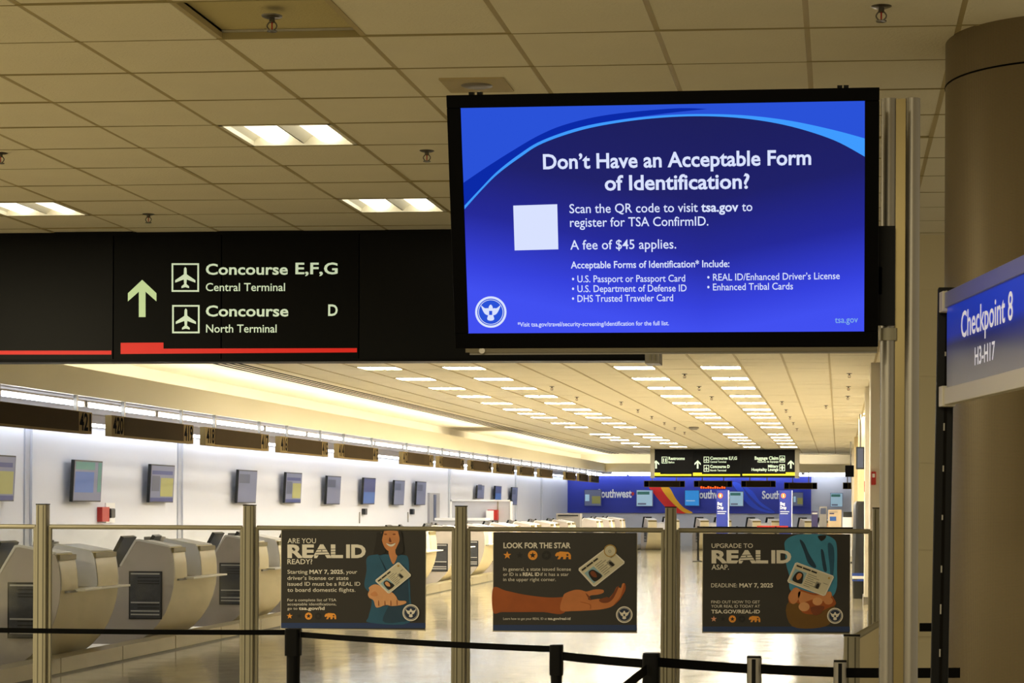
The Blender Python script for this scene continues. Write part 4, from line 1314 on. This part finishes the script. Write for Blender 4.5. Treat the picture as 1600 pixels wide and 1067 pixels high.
# ---- wall monitors on the left wall
def wall_monitor(xl, xr, yt, yb, label, kind, lab):
    dl = ray(xl, 760); Y0 = (XW + .14) * dl.y / dl.x
    dr = ray(xr, 760); Y1 = (XW + .14) * dr.y / dr.x
    w_ = min(max(Y1 - Y0, .95), 1.12)
    zt_ = at(xl, yt, Y0).z; zb2 = at(xl, yb, Y0).z
    hh = min(.66, zt_ - zb2)
    Mx = Matrix.Translation((XW + .14, Y0, (zt_ + zb2) / 2)) @ Matrix.Rotation(PI / 2, 4, 'Z') @ Matrix.Rotation(.05, 4, 'X')
    t = thing('wall_monitor', label, 'monitor', M=Mx, group='monitors on the left wall')
    MB().box((0, 0, -hh / 2), (w_, .05, hh / 2), 'device_dark').build('housing', t, bevel=.004)
    MB().box((.3, .05, -.1), (.6, .11, .1), 'black_plastic').build('wall_mount', t)
    m_ = MB().box((.02, -.002, -hh / 2 + .02), (w_ - .02, .001, hh / 2 - .02), 'screen_slate' if kind != 'b' else 'screen_navy')
    if kind == 'teal':
        m_.box((.05, -.004, .16), (w_ * .72, -.001, .27), 'screen_teal').box((w_ * .84, -.004, -.15), (w_ - .04, -.001, .27), 'screen_teal').box((.05, -.004, -.16), (w_ * .7, -.001, .13), 'screen_blue')
    elif kind == 'yellow':
        m_.box((w_ * .42, -.004, -.2), (w_ - .06, -.001, .09), 'screen_yellow').box((.06, -.004, -.12), (w_ * .38, -.001, .12), 'screen_grey').box((.03, -.004, -.28), (w_ - .04, -.001, -.22), 'screen_navy').box((.06, -.004, .14), (w_ - .1, -.001, .2), 'screen_navy')
    elif kind == 'b':
        m_.box((.03, -.004, -.27), (w_ - .04, -.001, -.02), 'screen_blue')
    else:
        m_.box((.06, -.004, .06), (w_ * .6, -.001, .22), 'screen_grey')
    m_.build('screen', t)
for i, a_ in enumerate(((-26, 18, 709, 783, 'yellow'), (115, 159, 718, 784, 'teal'), (235, 272, 725, 785, 'yellow'), (372, 401, 733.5, 786, 'grey'), (446.5, 472, 737.5, 786, 'yellow'), (511, 533, 743, 788, 'grey'),
                        (568, 587, 746, 788, 'b'), (616, 633, 750, 789, 'grey'), (651, 668, 752, 789, 'grey'), (746, 758.5, 758, 779, 'grey'), (774, 784.5, 759, 780, 'b'), (800, 810, 761, 789, 'grey'))):
    wall_monitor(a_[0], a_[1], a_[2], a_[3], ['wall monitor with yellow panel cut by left picture edge', 'wall monitor with teal heading, above the red box', 'wall monitor with small yellow panel, third from the left', 'grey wall monitor right of the second barrier post',
                 'wall monitor with faint yellow panel, fifth from the left', 'grey wall monitor, sixth from the left', 'blue-lit wall monitor, seventh from the left', 'grey wall monitor, eighth from the left', 'wall monitor directly left of the grey door',
                 'first small monitor above the grey service desk', 'second small monitor above the grey service desk', 'monitor at the right corner of the grey service desk'][i], a_[4], None)
def on_left(px, py, off=0.0):
    d_ = ray(px, py); Y = (XW + off) * d_.y / d_.x
    return at(px, py, Y)
q0 = on_left(151.5, 815); q1 = on_left(163, 792)
t = thing('fire_box', 'small red wall box with black handset below the monitor', 'alarm', loc=(XW, q0.y, q0.z))
MB().box((0, 0, 0), (.08, q1.y - q0.y, q1.z - q0.z), 'alarm_red').build('red_box', t, bevel=.005)
dy = q1.y - q0.y
MB().box((0, dy + .02, .05), (.1, dy + .2, q1.z - q0.z - .02), 'device_dark').build('handset', t, bevel=.02)
MB().box((0, dy + .02, -.02), (.02, dy + .38, q1.z - q0.z + .06), 'kiosk_edge').build('back_plate', t)
for x, nm in ((565, 'left'), (640, 'right')):
    q = on_left(x, 800)
    t = thing('wall_phone', f'small dark wall handset, the {nm} one below the middle monitors', 'phone', loc=(XW, q.y, q.z))
    MB().rbox((0, 0, -.06), (.08, .22, .08), 'device_dark', .03, 'x').build('handset', t)
    MB().box((0, -.25, -.25), (.02, -.20, .0), 'device_grey').build('cable_cover', t)
# door and service desk
q0 = on_left(668, 770); q1 = on_left(679, 770)
dr = struct(MB().box((XW, q0.y, 0), (XW + .06, q1.y + .4, q0.z), 'door_grey').build('door_1'))
MB().box((XW + .06, q0.y + .5, 1.15), (XW + .07, q0.y + .8, 1.85), 'screen_grey').build('door_window', dr)
MB().cyl((XW + .08, q0.y + .2, 1.0), (XW + .08, q0.y + .2, 1.12), .02, 'steel').build('door_handle', dr)
Yd = 50.0
a = at(706, 780.5, Yd); b = at(797, 818, Yd)
t = thing('service_desk', 'grey walled service booth with white edge left of blue wall', 'booth', loc=(a.x, Yd, 0))
wd_ = b.x - a.x; hz = a.z
MB().box((0, 0, 0), (wd_, .08, hz - .04), 'desk_grey').build('back_panel', t)
MB().box((-.04, -.04, 0), (0, .12, hz), 'paint_white').box((wd_, -.04, 0), (wd_ + .04, .12, hz), 'paint_white').box((-.04, -.04, hz - .04), (wd_ + .04, .12, hz), 'paint_white').build('frame', t)
MB().box((wd_ * .78, -.02, .4), (wd_ * .8, 0, hz - .04), 'fence_metal').build('panel_joint', t)
a2 = at(682, 811, Yd - 2); b2 = at(756, 811, Yd - 2)
t = thing('low_desk', 'low white-edged grey desk before the service booth', 'desk', loc=(a2.x, Yd - 2, 0))
MB().box((0, 0, 0), (b2.x - a2.x, .6, a2.z - .03), 'desk_grey').build('body', t)
MB().box((-.04, -.04, a2.z - .03), (b2.x - a2.x + .04, .64, a2.z + .03), 'paint_white').build('top', t)
q = at(770, 805, Yd - .2)
t = thing('first_aid_box', 'red and white notice box on the service booth', 'box', loc=(q.x, Yd - .245, q.z - .12))
MB().box((-.13, 0, 0), (.12, .240, .26), 'alarm_red').build('body', t); MB().box((-.16, -.02, 0), (.03, 0, .24), 'paint_white').build('paper', t)
a3 = at(869, 802, 57); b3 = at(906, 812, 57)
t = thing('equipment_cabinet', 'grey equipment block behind the last left-hand counters', 'cabinet', loc=(a3.x, 57, 0))
MB().box((0, 0, 0), (b3.x - a3.x, .5, a3.z), 'device_grey').build('body', t); MB().box((.05, -.01, a3.z - .08), (b3.x - a3.x - .05, 0, a3.z - .04), 'device_dark').build('vent', t)

# ================================================================== FAR WALL
YB = 77.9
M = frontal(0, YB, 0)
t = thing('blue_wall_panel', 'wide royal blue airline wall panel behind the far counters', 'wall panel', loc=(0, YB, 0))
a = at(886, 801, YB); b = at(1267.5, 748, YB)
MB().box((a.x, 0, a.z), (b.x, .06, b.z + .1), 'southwest_blue').build('panel', t)
A = Art(M, 900, 740, 6.667)
A.text('Southwest', 222, 580, 247, 82, 'paint_white', 10, .03)
A.text('Southwest', 1245, 1600, 256, 82, 'paint_white', 10, .03)
A.part('lettering', t)
A.poly([(575, 200), (590, 190), (608, 200), (605, 218), (592, 232), (578, 218)], 'heart_red', 10); A.part('heart_emblem', t)
A.smooth([(765, 140), (885, 140), (960, 250), (1060, 350), (1150, 408), (1060, 412), (960, 372), (860, 270), (800, 190)], 'swoosh_red', 8, 6)
A.part('red_stripe', t)
A.smooth([(885, 140), (968, 140), (1040, 260), (1120, 350), (1215, 405), (1140, 408), (1060, 355), (960, 255)], 'swoosh_yellow', 9, 6); A.part('yellow_stripe', t)
A.win(1120, 740, 6.154)
A.text('Southwest', 435, 758, 240, 72, 'paint_white', 10, .03); A.part('lettering', t)
A.smooth([(150, 90), (225, 100), (300, 220), (420, 330), (560, 372), (480, 375), (330, 320), (230, 210)], 'bright_blue', 8, 6)
A.smooth([(240, 110), (340, 165), (420, 270), (560, 368), (440, 320), (330, 220)], 'bright_blue', 9, 6); A.part('light_blue_stripe', t)
def far_monitor(px0, py0, px1, py1, kind, label):
    Yq = YB - .35
    a = at(px0, py1, Yq); b = at(px1, py0, Yq)
    t = thing('wall_monitor', label, 'monitor', loc=(a.x, Yq, a.z), group='monitors on the far wall')
    w_, h_ = b.x - a.x, b.z - a.z
    MB().box((0, 0, 0), (w_, .12, h_), 'screen_navy' if kind != 'pale' else 'screen_slate').build('housing', t)
    MB().box((w_ * .3, .12, h_ * .3), (w_ * .7, .35, h_ * .7), 'black_plastic').build('wall_mount', t)
    m_ = MB()
    if kind == 'yellow':
        m_.box((.02, -.01, .02), (w_ - .02, 0, h_ - .02), 'screen_slate').box((w_ * .45, -.02, h_ * .15), (w_ * .95, -.01, h_ * .6), 'screen_yellow').box((.04, -.02, h_ * .3), (w_ * .3, -.01, h_ * .7), 'screen_pale')
    elif kind == 'pale':
        m_.box((.02, -.01, .02), (w_ - .02, 0, h_ - .02), 'screen_pale').box((.04, -.02, h_ * .72), (w_ * .8, -.01, h_ * .9), 'screen_teal').box((.06, -.02, h_ * .1), (w_ * .6, -.01, h_ * .2), 'screen_slate')
    else:
        m_.box((.02, -.01, .02), (w_ - .02, 0, h_ - .02), 'screen_cyan').box((.06, -.02, h_ * .3), (w_ * .7, -.01, h_ * .36), 'screen_pale')
    m_.build('screen', t)
def c8(x, y): return (900 + x / 6.667, 740 + y / 6.667)
def c5(x, y): return (1120 + x / 6.154, 740 + y / 6.154)
far_monitor(*c8(85, 165), *c8(265, 337), 'yellow', 'far monitor with yellow panel at the left of the blue wall')
far_monitor(*c8(628, 170), *c8(800, 340), 'pale', 'pale far monitor left of the red and yellow stripe')
far_monitor(*c8(1130, 170), *c8(1287, 337), 'cyan', 'bright blue far monitor right of the red and yellow stripe')
far_monitor(*c5(120, 170), *c5(257, 314), 'pale', 'pale far monitor between the two blue bag drop signs')
far_monitor(*c5(728, 178), *c5(832, 314), 'yellow', 'far monitor with yellow panel right of the second bag drop sign')
far_monitor(*c5(1090, 185), *c5(1212, 320), 'pale', 'pale far monitor alone on the white wall at the right')
# signs over the far counters
for k, (x0_, x1_) in enumerate(((1006, 1070), (1084, 1144), (1158, 1212), (1225, 1277), (1317, 1337.5))):
    Yq = 74.5
    a = at(x0_, 764 if k > 2 else 761, Yq); b = at(x1_, 753, Yq)
    t = thing('number_sign', f'brown hanging sign over the far counters, {ORD[k]} from the left', 'sign', loc=(a.x, Yq, a.z), group='counter signs over the far counters')
    w_, h_ = b.x - a.x, .245
    MB().box((0, 0, 0), (w_, .06, h_), 'tan_sign').build('frame', t)
    MB().box((.2, -.01, .02), (w_ - .2, 0, h_ - .02), 'brown_sign').build('blank_panel', t)
    for xx in (.02, w_ - .18):
        MB().box((xx, -.01, .02), (xx + .16, 0, h_ - .02), 'sign_number').build('number_plate', t)
    MB().box((.3, .02, h_), (.34, .05, 2.87 - a.z), 'steel_dark').build('hanger', t)
    MB().box((w_ - .34, .02, h_), (w_ - .3, .05, 2.87 - a.z), 'steel_dark').build('hanger', t)
Yq = 74.40
a = at(*c8(1295, 158), Yq); b = at(*c8(1560, 128), Yq)
t = thing('led_display', 'orange lit message strip under the second far counter sign', 'display', loc=(a.x, Yq, a.z))
w_, h_ = b.x - a.x, b.z - a.z
MB().box((0, .01, 0), (w_, .06, h_ + .02), 'brown_sign').build('housing', t)
m_ = MB()
for k in range(11):
    m_.box((k * w_ / 11 + .01, 0, .015), ((k + .78) * w_ / 11, .01, h_ - .015 - .02 * (k % 3)), 'led_orange')
m_.build('lit_segments', t)
# bag drop towers
for k, (px0, px1, lb) in enumerate(((1119.3, 1137.8, 'left blue bag drop sign tower with orange disc'), (1217.5, 1237, 'right blue bag drop sign tower with orange disc'))):
    Yq = 60.0
    a = at(px0, 823, Yq); b = at(px1, 766.2, Yq)
    t = thing('bag_drop_sign', lb, 'sign', loc=(a.x, Yq, 0), group='bag drop sign towers')
    w_ = b.x - a.x
    MB().box((0, 0, .03), (w_, .12, b.z), 'bag_blue').build('panel', t)
    MB().box((-.08, -.15, 0), (w_ + .08, .27, .03), 'steel_dark').build('base', t)
    MB().box((w_, -.01, .03), (w_ + .02, .13, b.z), 'paint_white').build('edge', t)
    zc = b.z - .16
    m_ = MB()
    m_.add([(w_ * .33 + .07 * math.cos(2 * PI * i / 20), -.006, zc + .075 * math.sin(2 * PI * i / 20)) for i in range(20)], [tuple(range(20))], 'led_orange')
    m_.text(str(k + 1), (w_ * .33 - .02, zc - .04), (w_ * .33 + .02, zc - .04), .08, 'paint_white', -.012, .03)
    m_.build('number_disc', t)
    m_ = MB()
    m_.text('Bag', (.03, zc - .28), (.17, zc - .28), .085, 'paint_white', -.008, .03)
    m_.text('Drop', (.03, zc - .40), (.21, zc - .40), .085, 'paint_white', -.008, .03)
    for zz, xe in ((.49, .30), (.55, .26)):
        m_.box((.03, -.008, zc - zz), (xe, -.001, zc - zz + .018), 'paint_white')
    m_.build('lettering', t)
# far counters facing the hall
fpx = [(1003, 'leftmost far check-in counter below the blue wall'), (1084, 'far check-in counter just left of the first bag drop sign'),
       (1165, 'far check-in counter between the two bag drop signs'), (1246, 'far check-in counter with a red sticker, right of the bag drop signs')]
for px, lb in fpx:
    p = at(px, 815, 71.0)
    c = copy_tree(proto)
    c.location = (p.x + .25, 70.6, -.057); c.scale = (1, .75, .95); c.rotation_euler = (0, 0, math.radians(-70))
    c['label'] = lb; c['group'] = 'far check-in counters'
    if 'sticker' in lb:
        m_ = MB().box((.0, 1.15, .92), (.025, 1.5, 1.08), 'print_pink')
        m_.build('red_sticker', c)
# clutter at the far right end
def simple(name, label, cat, px0, py0, px1, Yq, depth, m_body, parts=(), to_floor=True, zb2=None):
    a = at(px0, py0, Yq); b = at(px1, py0, Yq)
    t = thing(name, label, cat, loc=(a.x, Yq, 0))
    MB().box((0, 0, zb2 if zb2 is not None else 0), (b.x - a.x, depth, a.z), m_body).build('body', t, bevel=.01)
    return t, b.x - a.x, a.z
t, w_, z_ = simple('notice_stand', 'narrow purple notice panel beside the far counters', 'notice', 1268, 798.5, 1278, 66, .05, 'card_purple')
MB().box((.02, -.01, z_ - .1), (w_ - .02, 0, z_ - .05), 'paint_white').build('lettering', t)
t, w_, z_ = simple('equipment_cabinet', 'tall grey cabinet left of the beige notice board', 'cabinet', 1280.5, 791.5, 1292, 67, .4, 'device_grey')
MB().box((.03, -.01, z_ - .25), (w_ - .03, 0, z_ - .05), 'screen_grey').build('window', t)
t, w_, z_ = simple('notice_board', 'beige notice board with blue square at far right', 'notice', 1294, 796.5, 1315, 65, .06, 'card_beige')
MB().box((w_ * .12, -.01, z_ - .36), (w_ * .6, 0, z_ - .22), 'screen_blue').build('blue_square', t)
MB().box((w_ * .1, -.01, z_ - .14), (w_ * .45, 0, z_ - .1), 'led_orange' if False else 'card_purple').box((w_ * .1, -.01, z_ - .08), (w_ * .7, 0, z_ - .06), 'device_grey').build('lettering', t)
t, w_, z_ = simple('podium', 'white agent podium with dark screen at far right', 'podium', 1316.5, 808, 1331, 63, .5, 'kiosk_top')
MB().box((.02, .1, z_), (.3, .14, z_ + .17), 'device_dark').build('screen', t); MB().box((.12, .12, z_ - .02), (.16, .16, z_ + .05), 'device_dark').build('screen_arm', t)
# long low belt line before the bag drop towers
a = at(1091, 823, 56.0); b = at(1334, 823, 56.0)
t = thing('queue_rail', 'long thin black queue rail before the blue bag drop signs', 'barrier', loc=(a.x, 56, 0))
w_ = b.x - a.x
MB().box((0, -.01, a.z - .05), (w_, .01, a.z + .01), 'belt').build('rail', t)
MB().box((w_ * .38, -.015, a.z), (w_ * .58, .015, a.z + .04), 'alarm_red').build('red_section', t)
for k in range(5):
    MB().cyl((w_ * k / 4, 0, 0), (w_ * k / 4, 0, a.z + .02), .03, 'black_plastic', 12).lathe([(.03, .04), (.16, .02), (.16, 0)], 'black_plastic', 16, (w_ * k / 4, 0, 0)).build('stanchion', t)
# dark wrapped machine by the right wall
p0 = at(1333, 783, 34.5)
t = thing('covered_machine', 'tall machine draped in dark cover with blue label, right wall', 'machine', loc=(p0.x, 34.5, 0))
wv = .42 - p0.x + .15
MB().rbox((0, 0, 0), (wv, .7, .30), 'device_dark', .04, 'z').build('base', t)
MB().box((-.01, -.015, .30), (wv, .0, .44), 'blue_label').box((-.012, -.02, .34), (wv, -.012, .39), 'paint_white').build('label', t)
m_ = MB()
n = 12
prv = None
vs, fs_ = [], []
zs_ = [.32, .5, .75, 1.0, 1.25, 1.45, 1.62, p0.z]
for j, z in enumerate(zs_):
    for i in range(28):
        a_ = 2 * PI * i / 28
        r = 1 + .07 * math.sin(5 * a_ + j) + .03 * math.sin(11 * a_)
        k_ = (1.04, 1, .97, .95, .93, .9, .86, .72)[j]
        vs.append((wv / 2 + wv / 2 * k_ * r * max(-1, min(1, 1.25 * math.cos(a_))), .35 + .34 * k_ * r * max(-1, min(1, 1.25 * math.sin(a_))), z))
for j in range(len(zs_) - 1):
    fs_ += [(j * 28 + i, j * 28 + (i + 1) % 28, (j + 1) * 28 + (i + 1) % 28, (j + 1) * 28 + i) for i in range(28)]
fs_.append(tuple((len(zs_) - 1) * 28 + i for i in range(28)))
MB().add(vs, fs_, 'wrap_dark', True).build('cover', t)
# hanging displays and alarms on the right wall
for px0, px1, py0, py1, Yq, lb, mm in ((1337.5, 1351, 698, 733, 42.0, 'dark hanging display seen side-on near the right wall', 'device_dark'), (1320.5, 1338, 727, 745, 60.0, 'small black hanging display right of the far overhead sign', 'tv_black')):
    a = at(px0, py1, Yq); b = at(px1, py0, Yq)
    t = thing('hanging_display', lb, 'display', loc=(a.x, Yq, a.z))
    MB().box((0, 0, 0), (b.x - a.x, .12, b.z - a.z), mm).build('housing', t, bevel=.01)
    MB().cyl(((b.x - a.x) / 2, .06, b.z - a.z), ((b.x - a.x) / 2, .06, CZ - a.z), .02, 'steel_dark', 10).build('drop_pole', t)
    MB().box((.03, -.005, .03), (b.x - a.x - .03, 0, b.z - a.z - .03), 'screen_grey' if Yq < 50 else 'tv_black').build('screen', t)
for px, py, Yq, lb in ((1357.5, 747, 27.0, 'red fire alarm on the nearer white pilaster'), (1350.5, 760, 33.0, 'small red fire bell on the second white pilaster')):
    yy = Yq - .06
    a = at(px, py, yy)
    t = thing('fire_alarm', lb, 'alarm', loc=(.42 + (.02 if Yq < 30 else 0), yy, a.z))
    MB().rbox((-.01, 0, -.09), (.055, .06, .09), 'alarm_red', .01, 'y').build('housing', t)
    MB().box((.005, -.008, .01), (.04, 0, .06), 'paint_white').build('strobe', t)
